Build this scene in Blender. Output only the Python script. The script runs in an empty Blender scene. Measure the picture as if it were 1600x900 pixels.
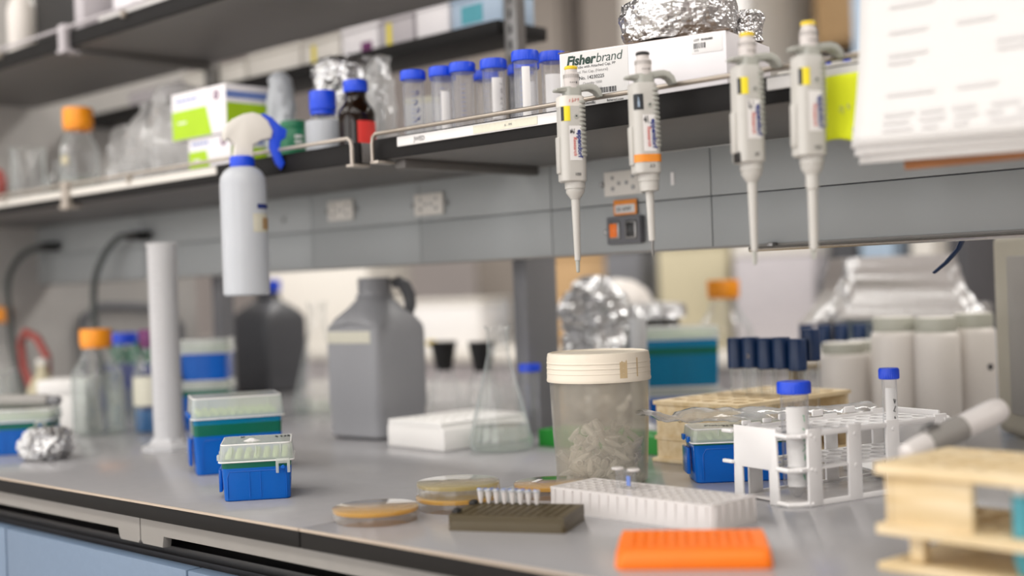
import bpy, bmesh, math, random
from mathutils import Vector, Matrix, noise
C = bpy.context.scene.collection
R = math.radians
PI = math.pi
rnd = random.Random(7)
B = 0.9        # bench top
S = 1.337      # middle shelf top
U = 1.610      # upper shelf top

# ------------------------------------------------------------------ materials
def lin(h):
    h = h.lstrip('#'); out = []
    for i in (0, 2, 4):
        c = int(h[i:i+2], 16)/255
        out.append(c/12.92 if c <= .04045 else ((c+.055)/1.055)**2.4)
    return (*out, 1)

def newmat(name):
    m = bpy.data.materials.new(name); m.use_nodes = True
    nt = m.node_tree; nt.nodes.clear()
    out = nt.nodes.new('ShaderNodeOutputMaterial')
    return m, nt, out

def noise_col(nt, col, var, scale):
    tc = nt.nodes.new('ShaderNodeTexCoord'); n = nt.nodes.new('ShaderNodeTexNoise')
    n.inputs['Scale'].default_value = scale; n.inputs['Detail'].default_value = 4
    nt.links.new(tc.outputs['Object'], n.inputs['Vector'])
    mx = nt.nodes.new('ShaderNodeMix'); mx.data_type = 'RGBA'
    c = lin(col)
    mx.inputs['A'].default_value = tuple(max(0, x*(1-var)) for x in c[:3])+(1,)
    mx.inputs['B'].default_value = tuple(min(1, x*(1+var)) for x in c[:3])+(1,)
    nt.links.new(n.outputs['Fac'], mx.inputs['Factor'])
    return mx.outputs['Result'], n

def pm(name, col, rough=.5, metal=0, var=.06, scale=30, bump=0, bscale=200, spec=.5, coat=0):
    m, nt, out = newmat(name)
    p = nt.nodes.new('ShaderNodeBsdfPrincipled')
    c, n = noise_col(nt, col, var, scale)
    nt.links.new(c, p.inputs['Base Color'])
    p.inputs['Roughness'].default_value = rough; p.inputs['Metallic'].default_value = metal
    p.inputs['Specular IOR Level'].default_value = spec; p.inputs['Coat Weight'].default_value = coat
    if bump:
        tc = nt.nodes.new('ShaderNodeTexCoord'); n2 = nt.nodes.new('ShaderNodeTexNoise'); n2.inputs['Scale'].default_value = bscale
        nt.links.new(tc.outputs['Object'], n2.inputs['Vector'])
        b = nt.nodes.new('ShaderNodeBump'); b.inputs['Strength'].default_value = bump; b.inputs['Distance'].default_value = .002
        nt.links.new(n2.outputs['Fac'], b.inputs['Height']); nt.links.new(b.outputs['Normal'], p.inputs['Normal'])
    nt.links.new(p.outputs['BSDF'], out.inputs['Surface'])
    return m

def fresnel(nt, ior):
    """same reflectance from either side of a thin wall"""
    fr = nt.nodes.new('ShaderNodeFresnel'); ge = nt.nodes.new('ShaderNodeNewGeometry'); ma = nt.nodes.new('ShaderNodeMath'); ma.operation = 'MULTIPLY_ADD'
    nt.links.new(ge.outputs['Backfacing'], ma.inputs[0]); ma.inputs[1].default_value = 1/ior-ior; ma.inputs[2].default_value = ior
    nt.links.new(ma.outputs[0], fr.inputs['IOR']); return fr

def glassy(name, tint='#ffffff', edge='#c9d0d2', edge_amt=.55, haze=.05, rough=.04, edge_pow=3.0):
    """thin walled clear glass or plastic: clear head-on, reflecting and milky at its edges"""
    m, nt, out = newmat(name); N = nt.nodes.new; L = nt.links.new
    tr = N('ShaderNodeBsdfTransparent'); tr.inputs['Color'].default_value = lin(tint)
    gl = N('ShaderNodeBsdfGlossy'); gl.inputs['Roughness'].default_value = rough
    df = N('ShaderNodeBsdfDiffuse'); tl = N('ShaderNodeBsdfTranslucent')
    c, n = noise_col(nt, edge, .08, 60)
    L(c, df.inputs['Color']); L(c, tl.inputs['Color'])
    body = N('ShaderNodeMixShader'); body.inputs[0].default_value = .5; L(df.outputs[0], body.inputs[1]); L(tl.outputs[0], body.inputs[2])
    lw = N('ShaderNodeLayerWeight'); lw.inputs['Blend'].default_value = .5
    pw = N('ShaderNodeMath'); pw.operation = 'POWER'; L(lw.outputs['Facing'], pw.inputs[0]); pw.inputs[1].default_value = edge_pow
    ml = N('ShaderNodeMath'); ml.operation = 'MULTIPLY_ADD'; L(pw.outputs[0], ml.inputs[0]); ml.inputs[1].default_value = edge_amt; ml.inputs[2].default_value = haze
    m1 = N('ShaderNodeMixShader'); L(ml.outputs[0], m1.inputs[0]); L(tr.outputs[0], m1.inputs[1]); L(body.outputs[0], m1.inputs[2])
    fr = fresnel(nt, 1.5)
    m2 = N('ShaderNodeMixShader'); L(fr.outputs[0], m2.inputs[0]); L(m1.outputs[0], m2.inputs[1]); L(gl.outputs[0], m2.inputs[2])
    L(m2.outputs[0], out.inputs['Surface'])
    return m

def milky(name, col, clear=.3, trans=.5, rough=.25, var=.05, scale=25, tint=None):
    """translucent moulded plastic: part see-through, part glowing through, with a soft sheen"""
    m, nt, out = newmat(name); N = nt.nodes.new; L = nt.links.new
    c, n = noise_col(nt, col, var, scale)
    df = N('ShaderNodeBsdfDiffuse'); tl = N('ShaderNodeBsdfTranslucent'); L(c, df.inputs['Color']); L(c, tl.inputs['Color'])
    a = N('ShaderNodeMixShader'); a.inputs[0].default_value = trans; L(df.outputs[0], a.inputs[1]); L(tl.outputs[0], a.inputs[2])
    tr = N('ShaderNodeBsdfTransparent'); tr.inputs['Color'].default_value = lin(tint or col)
    b = N('ShaderNodeMixShader'); b.inputs[0].default_value = clear; L(a.outputs[0], b.inputs[1]); L(tr.outputs[0], b.inputs[2])
    gl = N('ShaderNodeBsdfGlossy'); gl.inputs['Roughness'].default_value = rough
    fr = fresnel(nt, 1.45)
    d = N('ShaderNodeMixShader'); L(fr.outputs[0], d.inputs[0]); L(b.outputs[0], d.inputs[1]); L(gl.outputs[0], d.inputs[2])
    L(d.outputs[0], out.inputs['Surface'])
    return m

def wood(name, c1, c2, scale=12):
    m, nt, out = newmat(name); N = nt.nodes.new; L = nt.links.new
    p = N('ShaderNodeBsdfPrincipled'); p.inputs['Roughness'].default_value = .6
    tc = N('ShaderNodeTexCoord'); mp = N('ShaderNodeMapping'); mp.inputs['Scale'].default_value = (1, 8, 8)
    L(tc.outputs['Object'], mp.inputs['Vector'])
    n = N('ShaderNodeTexNoise'); n.inputs['Scale'].default_value = scale; n.inputs['Detail'].default_value = 6
    L(mp.outputs['Vector'], n.inputs['Vector'])
    r = N('ShaderNodeValToRGB'); r.color_ramp.elements[0].position = .3; r.color_ramp.elements[1].position = .7
    r.color_ramp.elements[0].color = lin(c1); r.color_ramp.elements[1].color = lin(c2)
    L(n.outputs['Fac'], r.inputs['Fac']); L(r.outputs['Color'], p.inputs['Base Color'])
    L(p.outputs[0], out.inputs['Surface'])
    return m

M = {}
def mats():
    M['laminate'] = pm('grey_laminate', '#979698', .2, var=.04, scale=60, bump=.012, bscale=500, spec=.7)
    M['edge'] = pm('black_edge', '#100e0d', .6, var=.15, scale=40, spec=.25)
    M['trim'] = pm('beige_trim', '#b7a898', .45)
    M['shelf'] = pm('shelf_grey', '#6b6866', .5, var=.06)
    M['shelfedge'] = pm('shelf_edge_black', '#0f0d0d', .6, var=.15, scale=60, spec=.25)
    M['panel'] = pm('panel_blue_grey', '#a3a7a8', .45, var=.04, scale=8)
    M['post'] = pm('post_grey', '#78787b', .5)
    M['steel'] = pm('steel', '#b9b5b0', .25, 1)
    M['zinc'] = pm('zinc', '#8c8b8a', .4, .9)
    M['railsteel'] = pm('rail_steel', '#a39a90', .3, .8)
    M['rail'] = pm('rail_cream', '#b5aca2', .3, .35)
    M['pullgrey'] = pm('pull_grey', '#8f8c88', .45)
    M['cabblue'] = pm('cabinet_blue', '#687b92', .45, var=.07, scale=120)
    M['black'] = pm('black_plastic', '#151414', .4)
    M['darkrubber'] = pm('dark_rubber', '#1d1b1a', .6)
    M['cable'] = pm('cable_grey', '#4d5250', .6)
    M['white'] = pm('white_plastic', '#e6e4e3', .35, var=.03)
    M['offwhite'] = pm('off_white', '#dedad3', .45, var=.03)
    M['card'] = pm('white_card', '#eae7ea', .6, var=.02)
    M['brown_card'] = pm('brown_card', '#7d6a5a', .8)
    M['paper'] = pm('paper', '#d8d7d6', .8, var=.02)
    M['greylid'] = pm('pipette_grey', '#a9aaa3', .38, var=.02)
    M['piplight'] = pm('pipette_light', '#bdbbb6', .38, var=.02)
    M['dial'] = pm('dial_grey', '#cbc5c2', .4, var=.02)
    M['yellow'] = pm('yellow_plastic', '#e8c81c', .4)
    M['yellowlab'] = pm('yellow_label', '#e6d420', .5)
    M['sticky'] = pm('sticky_yellow', '#dfe81a', .7, var=.06, scale=20)
    M['blue'] = pm('cap_blue', '#0b45d6', .38, var=.04)
    M['darkblue'] = pm('cap_dark_blue', '#052a54', .4, var=.1, scale=80)
    M['navyink'] = pm('navy_ink', '#1c2f7a', .6)
    M['redink'] = pm('red_ink', '#cf5248', .6)
    M['blackink'] = pm('black_ink', '#20242a', .6)
    M['greyink'] = pm('grey_ink', '#8b898a', .7); M['faintink'] = pm('faint_ink', '#cdcbcb', .8)
    M['greenink'] = pm('green_ink', '#1d3a30', .6)
    M['tubeink'] = pm('tube_green_ink', '#3fa06f', .6)
    M['orange'] = pm('cap_orange', '#f59812', .38, var=.05)
    M['orangered'] = pm('rack_orange', '#ff7a08', .45, var=.08)
    M['purple'] = pm('cap_purple', '#64155a', .4)
    M['red'] = pm('red_label', '#d8322a', .5)
    M['lime'] = pm('lime_print', '#a9cf0e', .55)
    M['boxblue'] = pm('box_blue_print', '#6f87c9', .55)
    M['green'] = pm('green_plastic', '#1d8f2c', .4)
    M['dgreen'] = pm('dark_green_plastic', '#0a6b46', .45)
    M['jug'] = pm('grey_jug', '#98999d', .42, var=.04, scale=12)
    M['djug'] = pm('dark_jug', '#505155', .42)
    M['foam'] = pm('foam_white', '#efedea', .8, var=.02, bump=.15, bscale=400)
    M['foil'] = pm('foil', '#cfcfd0', .28, 1, var=.05, scale=15, bump=.25, bscale=150)
    M['woodp'] = wood('pale_wood', '#d2b888', '#e8d6b4')
    M['woodd'] = wood('dark_wood', '#80683c', '#9c8350')
    M['board'] = wood('clip_board', '#8a552c', '#a76c3b')
    M['brownblk'] = pm('brown_block', '#4a3f26', .45, var=.1)
    M['beige'] = pm('instrument_beige', '#a6a193', .5)
    M['wall'] = pm('wall_paint', '#cfc8c6', .8, var=.03, scale=2)
    M['wallbrown'] = pm('brown_grey', '#8d857e', .7)
    M['partition'] = pm('partition_grey', '#b9b6b2', .6)
    M['floor'] = pm('floor_vinyl', '#c8c2ba', .4, var=.05, scale=3)
    M['ceil'] = pm('ceiling_paint', '#e8e6e2', .8)
    M['glass'] = glassy('clear_glass', edge='#dbe3e3', edge_amt=1.0, haze=.05, edge_pow=2.6, rough=.02)
    M['plasticclear'] = glassy('clear_plastic', edge='#cfd3da', edge_amt=.75, haze=.10, rough=.12)
    M['bagwhite'] = glassy('cloudy_film', edge='#f0f0f0', edge_amt=.5, haze=.30, rough=.1)
    M['clearbits'] = milky('clear_bits', '#fdfcfa', .42, .35, .1, tint='#ffffff')
    M['bag'] = glassy('plastic_film', edge='#e6e6e6', edge_amt=.7, haze=.22, rough=.08)
    M['dish'] = glassy('dish_plastic', edge='#d8d8d4', edge_amt=.7, haze=.06)
    M['agar'] = milky('agar', '#f2c052', .25, .4, .1, tint='#f5dfa8')
    M['agarlight'] = milky('agar_light', '#e6d79a', .5, .5, .1, tint='#f6efcf')
    M['liquid'] = milky('clear_liquid', '#dfe4e0', .82, .5, .05, tint='#f2f5f2')
    M['blueliquid'] = milky('blue_liquid', '#1584c9', .2, .5, .05)
    M['hdpe'] = milky('frosted_polythene', '#d8dce2', .08, .28, .3)
    M['cylwhite'] = milky('cylinder_polypropylene', '#e6e6e8', .06, .3, .3)
    M['rackclear'] = milky('frosted_rack', '#f6f2f0', .08, .3, .25)
    M['bottlewhite'] = milky('bottle_white', '#f0eae4', .0, .15, .35)
    M['bottlecap'] = pm('bottle_cap_grey', '#b4b4a8', .45)
    M['tipblue'] = milky('tip_box_blue', '#0272dc', .10, .3, .22, var=.08)
    M['tipteal'] = milky('tip_box_teal', '#078cba', .10, .3, .22)
    M['tipcyan'] = milky('tip_box_cyan', '#10a0d2', .15, .4, .22)
    M['tipgreen'] = milky('tip_box_green', '#067a62', .10, .3, .3)
    M['tiplid'] = milky('tip_box_lid', '#f0f4ef', .45, .45, .2, tint='#fafcfa')
    M['tipsgreen'] = pm('tip_green', '#cfe3a6', .5)
    M['jarbody'] = milky('old_jar_plastic', '#dcd7cd', .80, .25, .25, var=.2, scale=22, tint='#f7f5f0')
    M['jarlid'] = pm('jar_lid_cream', '#e6dccb', .5, var=.05, scale=14)
    M['stain'] = pm('lid_stain', '#cbb48d', .6, var=.2, scale=90)
    M['amber'] = glassy('amber_glass', tint='#5a3208', edge='#2a1605', edge_amt=.7, haze=.55)
    M['tealtube'] = pm('teal_plastic', '#4f9fae', .4)
    M['pinktube'] = pm('red_tubing', '#a8504a', .4)
    M['bandorange'] = pm('flame_tape', '#ee8b2d', .5, var=.35, scale=60)
    M['lavender'] = pm('pale_grey', '#b9b4b8', .5)
    M['greyglass'] = glassy('smoky_glass', tint='#9c9894', edge='#8f8c88', edge_amt=.6, haze=.3)
    M['palebin'] = milky('pale_bin', '#c9d6dc', .2, .5, .3)
    M['tan'] = pm('tan_wood', '#b5946a', .6)
    M['slate'] = pm('slate_grey', '#6a6b70', .6)
    M['skyblue'] = pm('pale_blue', '#a9bdd2', .5)
    M['cream'] = pm('cream_box', '#bdb498', .6)
    M['tapecream'] = pm('tape_cream', '#d8d5c4', .6, var=.1, scale=200)
mats()

# ------------------------------------------------------------------ mesh builder
class MB:
    def __init__(s): s.bm = bmesh.new()
    def _xf(s, vs, mat):
        if mat is not None:
            for v in vs: v.co = mat @ v.co
        return vs
    def box(s, c, d, rz=0, bev=0, seg=2, mat=None):
        r = bmesh.ops.create_cube(s.bm, size=1)['verts']
        for v in r: v.co = Vector((v.co.x*d[0], v.co.y*d[1], v.co.z*d[2]))
        if bev:
            es = list({e for v in r for e in v.link_edges})
            g = bmesh.ops.bevel(s.bm, geom=es, offset=min(bev, min(d)*.45), segments=seg, profile=.5, affect='EDGES')
            r = list({v for f in g['faces'] for v in f.verts} | {v for v in r if v.is_valid})
        m = Matrix.Translation(c) @ Matrix.Rotation(rz, 4, 'Z')
        s._xf(r, m); s._xf(r, mat); return s
    def lathe(s, prof, seg=32, c=(0, 0, 0), mat=None, arc=None):
        rings = []; vs = []
        for (r, z) in prof:
            if r < 1e-6: ring = [s.bm.verts.new((0, 0, z))]
            else: ring = [s.bm.verts.new((r*math.cos(2*PI*k/seg), r*math.sin(2*PI*k/seg), z)) for k in range(seg)]
            rings.append(ring); vs += ring
        for a, b in zip(rings, rings[1:]):
            for k in range(seg):
                k2 = (k+1) % seg
                q = [a[k % len(a)], a[k2 % len(a)], b[k2 % len(b)], b[k % len(b)]]
                u = []
                for v in q:
                    if v not in u: u.append(v)
                if len(u) > 2:
                    try: s.bm.faces.new(u)
                    except ValueError: pass
        s._xf(vs, Matrix.Translation(c)); s._xf(vs, mat); return s
    def tube(s, pts, r, seg=10, closed=False, caps=True, mat=None, flat=1.0):
        pts = [Vector(p) for p in pts]; n = len(pts); rings = []; vs = []
        up = Vector((0, 0, 1)); prev = None
        for i, p in enumerate(pts):
            if closed: t = pts[(i+1) % n]-pts[i-1]
            else: t = pts[min(i+1, n-1)]-pts[max(i-1, 0)]
            t.normalize()
            if prev is None:
                a = up if abs(t.dot(up)) < .9 else Vector((1, 0, 0))
                x = t.cross(a).normalized()
            else:
                x = (prev-t*prev.dot(t)).normalized()
            prev = x; y = t.cross(x)
            rr = r[i] if isinstance(r, (list, tuple)) else r
            ring = [s.bm.verts.new(p+x*rr*math.cos(2*PI*k/seg)+y*rr*flat*math.sin(2*PI*k/seg)) for k in range(seg)]
            rings.append(ring); vs += ring
        prs = list(zip(rings, rings[1:])) + ([(rings[-1], rings[0])] if closed else [])
        for a, b in prs:
            for k in range(seg): s.bm.faces.new([a[k], a[(k+1) % seg], b[(k+1) % seg], b[k]])
        if caps and not closed:
            s.bm.faces.new(rings[0][::-1]); s.bm.faces.new(rings[-1])
        s._xf(vs, mat); return s
    def prism(s, poly, a0, a1, axis='y', bev=0, mat=None):
        """poly in XZ extruded along y (axis y), in XY along z (axis z), in YZ along x (axis x)"""
        def P(p, t): return {'y': (p[0], t, p[1]), 'z': (p[0], p[1], t), 'x': (t, p[0], p[1])}[axis]
        A = [s.bm.verts.new(P(p, a0)) for p in poly]; Bv = [s.bm.verts.new(P(p, a1)) for p in poly]
        n = len(poly); fs = [s.bm.faces.new(A), s.bm.faces.new(Bv[::-1])]
        for k in range(n): fs.append(s.bm.faces.new([A[k], Bv[k], Bv[(k+1) % n], A[(k+1) % n]]))
        vs = A+Bv
        bmesh.ops.recalc_face_normals(s.bm, faces=fs)
        if bev:
            es = list({e for f in (fs[0], fs[1]) for e in f.edges})
            g = bmesh.ops.bevel(s.bm, geom=es, offset=bev, segments=2, profile=.5, affect='EDGES')
            vs = list({v for f in g['faces'] for v in f.verts} | {v for v in vs if v.is_valid})
        s._xf(vs, mat); return s
    def loft(s, secs, caps=(True, True), n=8, mat=None):
        """secs: (z, cx, cy, wx, wy, r) rounded rectangles"""
        rings = []; vs = []
        for (z, cx, cy, wx, wy, r) in secs:
            ring = [s.bm.verts.new((cx+x, cy+y, z)) for x, y in rrect(wx, wy, r, n)]
            rings.append(ring); vs += ring
        for a, b in zip(rings, rings[1:]):
            m = len(a)
            for k in range(m): s.bm.faces.new([a[k], a[(k+1) % m], b[(k+1) % m], b[k]])
        if caps[0]: s.bm.faces.new(rings[0][::-1])
        if caps[1]: s.bm.faces.new(rings[-1])
        s._xf(vs, mat); return s
    def grid(s, f, nu, nv, mat=None):
        g = [[s.bm.verts.new(f(i/nu, j/nv)) for j in range(nv+1)] for i in range(nu+1)]
        for i in range(nu):
            for j in range(nv): s.bm.faces.new([g[i][j], g[i+1][j], g[i+1][j+1], g[i][j+1]])
        s._xf([v for r in g for v in r], mat); return s
    def holeplate(s, nx, ny, px, py, r, z0, z1, mx, my, seg=12, c=(0, 0), mat=None):
        """plate with nx x ny round holes, pitch px,py, margin mx,my, centred at c"""
        vs = []
        def V(x, y, z): v = s.bm.verts.new((x, y, z)); vs.append(v); return v
        W, H = nx*px, ny*py
        for i in range(nx):
            for j in range(ny):
                x0, y0 = c[0]-W/2+i*px, c[1]-H/2+j*py; cx, cy = x0+px/2, y0+py/2
                def sq(a):
                    ca, sa = math.cos(a), math.sin(a); k = 1/max(abs(ca), abs(sa))
                    return cx+ca*k*px/2, cy+sa*k*py/2
                an = [2*PI*(k+.5)/seg for k in range(seg)]
                if seg % 8 == 0: an = [2*PI*k/seg for k in range(seg)]
                it = [V(cx+r*math.cos(a), cy+r*math.sin(a), z1) for a in an]; ib = [V(cx+r*math.cos(a), cy+r*math.sin(a), z0) for a in an]
                ot = [V(*sq(a), z1) for a in an]; ob = [V(*sq(a), z0) for a in an]
                for k in range(seg):
                    l = (k+1) % seg
                    s.bm.faces.new([it[k], ot[k], ot[l], it[l]]); s.bm.faces.new([ib[k], ib[l], ob[l], ob[k]])
                    s.bm.faces.new([it[k], it[l], ib[l], ib[k]])
        s._xf(vs, mat)
        zc, h = (z0+z1)/2, z1-z0
        if mx > 0:
            s.box((c[0]-W/2-mx/2, c[1], zc), (mx, H+2*my, h), mat=mat); s.box((c[0]+W/2+mx/2, c[1], zc), (mx, H+2*my, h), mat=mat)
        if my > 0:
            s.box((c[0], c[1]-H/2-my/2, zc), (W, my, h), mat=mat); s.box((c[0], c[1]+H/2+my/2, zc), (W, my, h), mat=mat)
        return s
    def build(s, name, m, parent=None, loc=(0, 0, 0), rz=0, ang=35, smooth=True, rot=None):
        bmesh.ops.remove_doubles(s.bm, verts=s.bm.verts, dist=1e-6)
        bmesh.ops.recalc_face_normals(s.bm, faces=s.bm.faces)
        me = bpy.data.meshes.new(name); s.bm.to_mesh(me); s.bm.free()
        me.materials.append(M[m] if isinstance(m, str) else m)
        if smooth:
            for p in me.polygons: p.use_smooth = True
            me.set_sharp_from_angle(angle=R(ang))
        o = bpy.data.objects.new(name, me); C.objects.link(o)
        if parent: o.parent = parent
        o.location = loc; o.rotation_euler = rot or (0, 0, rz)
        return o

def rrect(wx, wy, r, n=8):
    r = max(1e-5, min(r, wx/2-1e-5, wy/2-1e-5)); pts = []
    for cx, cy, a0 in ((1, 1, 0), (-1, 1, 90), (-1, -1, 180), (1, -1, 270)):
        for k in range(n):
            a = R(a0+90*k/(n-1)); pts.append((cx*(wx/2-r)+r*math.cos(a), cy*(wy/2-r)+r*math.sin(a)))
    return pts

def thing(name, label, cat, loc=(0, 0, 0), rz=0, group=None, rot=None):
    o = bpy.data.objects.new(name, None); C.objects.link(o)
    o.location = loc; o.rotation_euler = rot or (0, 0, rz); o.empty_display_size = .01
    return tag(o, label, cat, group)
def tag(o, label, cat, group=None):
    o['label'] = label; o['category'] = cat
    if group: o['group'] = group
    return o
def struct(o, label=None, cat=None):
    o['kind'] = 'structure'
    if label: o['label'] = label; o['category'] = cat
    return o
def dup(root, loc, rz, label, group=None, rot=None):
    r = root.copy(); C.objects.link(r); r.location = loc; r.rotation_euler = rot or (0, 0, rz); r['label'] = label
    if group: r['group'] = group
    for ch in list(root.children):
        c = ch.copy(); C.objects.link(c); c.parent = r
        for g in list(ch.children):
            d = g.copy(); C.objects.link(d); d.parent = c
    return r

def text(name, body, size, m, parent, loc, rot=(PI/2, 0, 0), shear=0, bold=0, align='LEFT', spacing=1.0):
    cu = bpy.data.curves.new(name, 'FONT'); cu.body = body; cu.size = size; cu.shear = shear; cu.offset = bold
    cu.align_x = align; cu.space_character = spacing; cu.extrude = .00005; cu.resolution_u = 3
    t = bpy.data.objects.new('tmp', cu); C.objects.link(t)
    dg = bpy.context.evaluated_depsgraph_get()
    me = bpy.data.meshes.new_from_object(t.evaluated_get(dg)); me.name = name
    bpy.data.objects.remove(t); bpy.data.curves.remove(cu)
    me.materials.clear(); me.materials.append(M[m])
    o = bpy.data.objects.new(name, me); C.objects.link(o); o.parent = parent; o.location = loc; o.rotation_euler = rot
    return o

def scribble(name, m, parent, loc, rot, w, h, seed, n=3, r=.0004):
    """handwritten strokes in a w x h patch"""
    rr = random.Random(seed); b = MB()
    for k in range(n):
        x0 = w*k/n; pts = []
        for q in range(5): pts.append((x0+w/n*.8*rr.random(), h*rr.random(), 0))
        b.tube(pts, r, 5)
    return b.build(name, m, parent, loc, rot=rot)

def crumple(b, secs, amp, freq, seed, seg=56, nz=30, square=0, fine=0):
    """closed crinkled skin round a stack of (r, z) rings"""
    prof = []
    zs = [p[1] for p in secs]
    for i in range(nz+1):
        t = i/nz*(len(secs)-1); k = min(int(t), len(secs)-2); f = t-k
        prof.append((secs[k][0]*(1-f)+secs[k+1][0]*f, secs[k][1]*(1-f)+secs[k+1][1]*f))
    base = len(b.bm.verts); rings = []
    for (r, z) in prof:
        ring = []
        for k in range(seg):
            a = 2*PI*k/seg; x, y = r*math.cos(a), r*math.sin(a)
            if square:
                q = (abs(math.cos(a))**square+abs(math.sin(a))**square)**(-1/square); x *= q; y *= q
            p = Vector((x, y, z)); v = p*freq+Vector((seed*3.1, seed*1.7, 0))
            d = (noise.noise(v)+.6*noise.noise(v*2.3)+.4*abs(noise.noise(v*4.7)))*amp
            if fine: d += fine*(noise.noise(v*5.3)+.8*abs(noise.noise(v*9.1))-.6*abs(noise.noise(v*13.7)))
            nr = Vector((x, y, 0)).normalized() if r > 1e-4 else Vector((0, 0, 0))
            p = p+nr*d*min(1, r/.01)+Vector((0, 0, .6*d*(1-min(1, i/nz))))
            p.z = max(p.z, zs[0]+.0004); ring.append(b.bm.verts.new(p))
        rings.append(ring)
    for a, c in zip(rings, rings[1:]):
        for k in range(seg): b.bm.faces.new([a[k], a[(k+1) % seg], c[(k+1) % seg], c[k]])
    b.bm.faces.new(rings[0][::-1]); b.bm.faces.new(rings[-1])
    return b

def cyl_prof(r, z0, z1, b=.001):
    return [(0, z0), (r-b, z0), (r, z0+b), (r, z1-b), (r-b, z1), (0, z1)]

def ribbed_cap(r, h, n=36, z0=0, depth=.0006):
    b = MB(); rings = []
    seg = n*2
    for (rr, z, d) in ((r-.001, 0, 0), (r, .001, 1), (r, h-.002, 1), (r-.0012, h, 0)):
        rings.append([b.bm.verts.new(((rr-(depth*d if k % 2 else 0))*math.cos(2*PI*k/seg), (rr-(depth*d if k % 2 else 0))*math.sin(2*PI*k/seg), z0+z)) for k in range(seg)])
    for a, c in zip(rings, rings[1:]):
        for k in range(seg): b.bm.faces.new([a[k], a[(k+1) % seg], c[(k+1) % seg], c[k]])
    b.bm.faces.new(rings[0][::-1]); b.bm.faces.new(rings[-1])
    return b

# ------------------------------------------------------------------ room
def room():
    b = MB(); b.box((-2.15, 1.5, -.05), (10.7, 8.4, .1)); struct(b.build('floor', 'floor'))
    b = MB(); b.box((-2.15, 1.5, 2.95), (10.7, 8.4, .1)); struct(b.build('ceiling', 'ceil'))
    b = MB(); b.box((-2.15, 5.65, 1.45), (10.7, .1, 3)); struct(b.build('wall_back', 'wall'))
    b = MB(); b.box((-7.45, 1.5, 1.45), (.1, 8.4, 3)); struct(b.build('wall_left', 'wall'))
    b = MB(); b.box((3.15, 1.5, 1.45), (.1, 8.4, 3)); struct(b.build('wall_right', 'wall'))
    b = MB(); b.box((-2.15, -2.65, 1.45), (10.7, .1, 3)); struct(b.build('wall_front', 'wall'))
    b = MB(); b.box((-2.84, 1.27, 1.45), (.06, 1.06, 2.9)); struct(b.build('wall_partition', 'partition'))
    b = MB(); b.box((-2.15, 5.59, .05), (10.6, .02, .1)); struct(b.build('baseboard_back', 'slate'))
room()

# ------------------------------------------------------------------ island bench
def bench():
    for x0, x1, lab in ((-2.805, -1.0585, 'left grey laminate worktop section, carrying the tall white cylinder, ending at the seam'),
                        (-1.0565, .9, 'grey laminate worktop section right of the seam, carrying the jar and the orange rack')):
        t = thing('worktop', lab, 'worktop', ((x0+x1)/2, 1.52, .86), 0, 'worktop sections of the bench')
        w = x1-x0
        MB().box((0, 0, .0385), (w, 1.46, .003), bev=.001).build('laminate_top', 'laminate', t)
        MB().box((0, 0, .0283), (w, 1.462, .0174), bev=.001).build('core_edge', 'edge', t)
        MB().box((0, -.7312, .0388), (w, .0016, .0026)).build('edge_strip', 'trim', t)
    # cabinet run below
    t = thing('base_cabinet', 'bench cabinet with pale blue doors and grey drawer pulls under the worktop', 'cabinet', (-1, .8, 0))
    MB().box((.0, .72, .46), (3.6, 1.36, .75)).build('carcass', 'slate', t)
    MB().box((.0, .07, .838), (3.6, .1, .012), bev=.002).build('rail', 'black', t)
    MB().box((.0, .06, .8615), (3.6, .02, .033)).build('drawer_recess', 'darkrubber', t)
    MB().box((0, .8, .045), (3.5, 1.2, .09)).build('plinth', 'black', t)
    xs = [-1.94-.5525, -1.94, -1.387, -.834, -.281, .272]
    for a, c in zip(xs, xs[1:]):
        a += .001; c -= .001; k = .048
        poly = [(a, .8790), (c, .8790), (c, .850), (c-.004, .846), (c-k+.003, .846), (c-k, .849), (c-k-.003, .859), (a+k+.003, .859), (a+k, .846), (a+.004, .846), (a, .850)]
        poly = [(x+1, z) for x, z in poly]
        b = MB(); b.prism(poly, .0, .012, 'y', bev=.0012)
        d = b.build('drawer_front', 'pullgrey', t, smooth=True)
    for k in range(6):
        x = -2.178+.453*k
        MB().box((x+.2265+1, -.0, .485), (.449, .02, .69), bev=.0015).build('door', 'cabblue', t)
bench()

# ------------------------------------------------------------------ shelves, raceway, posts
def rail_path(x0, x1, low0, low1):
    p = []
    if low0: p += [(x0, 0, -.036), (x0, 0, -.012), (x0+.002, 0, -.004), (x0+.008, 0, 0)]
    else: p += [(x0, 0, 0)]
    n = 12
    p += [(x0+.02+(x1-x0-.04)*k/n, 0, 0) for k in range(n+1)]
    if low1: p += [(x1-.008, 0, 0), (x1-.002, 0, -.004), (x1, 0, -.012), (x1, 0, -.036)]
    else: p += [(x1, 0, 0)]
    return p

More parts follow.
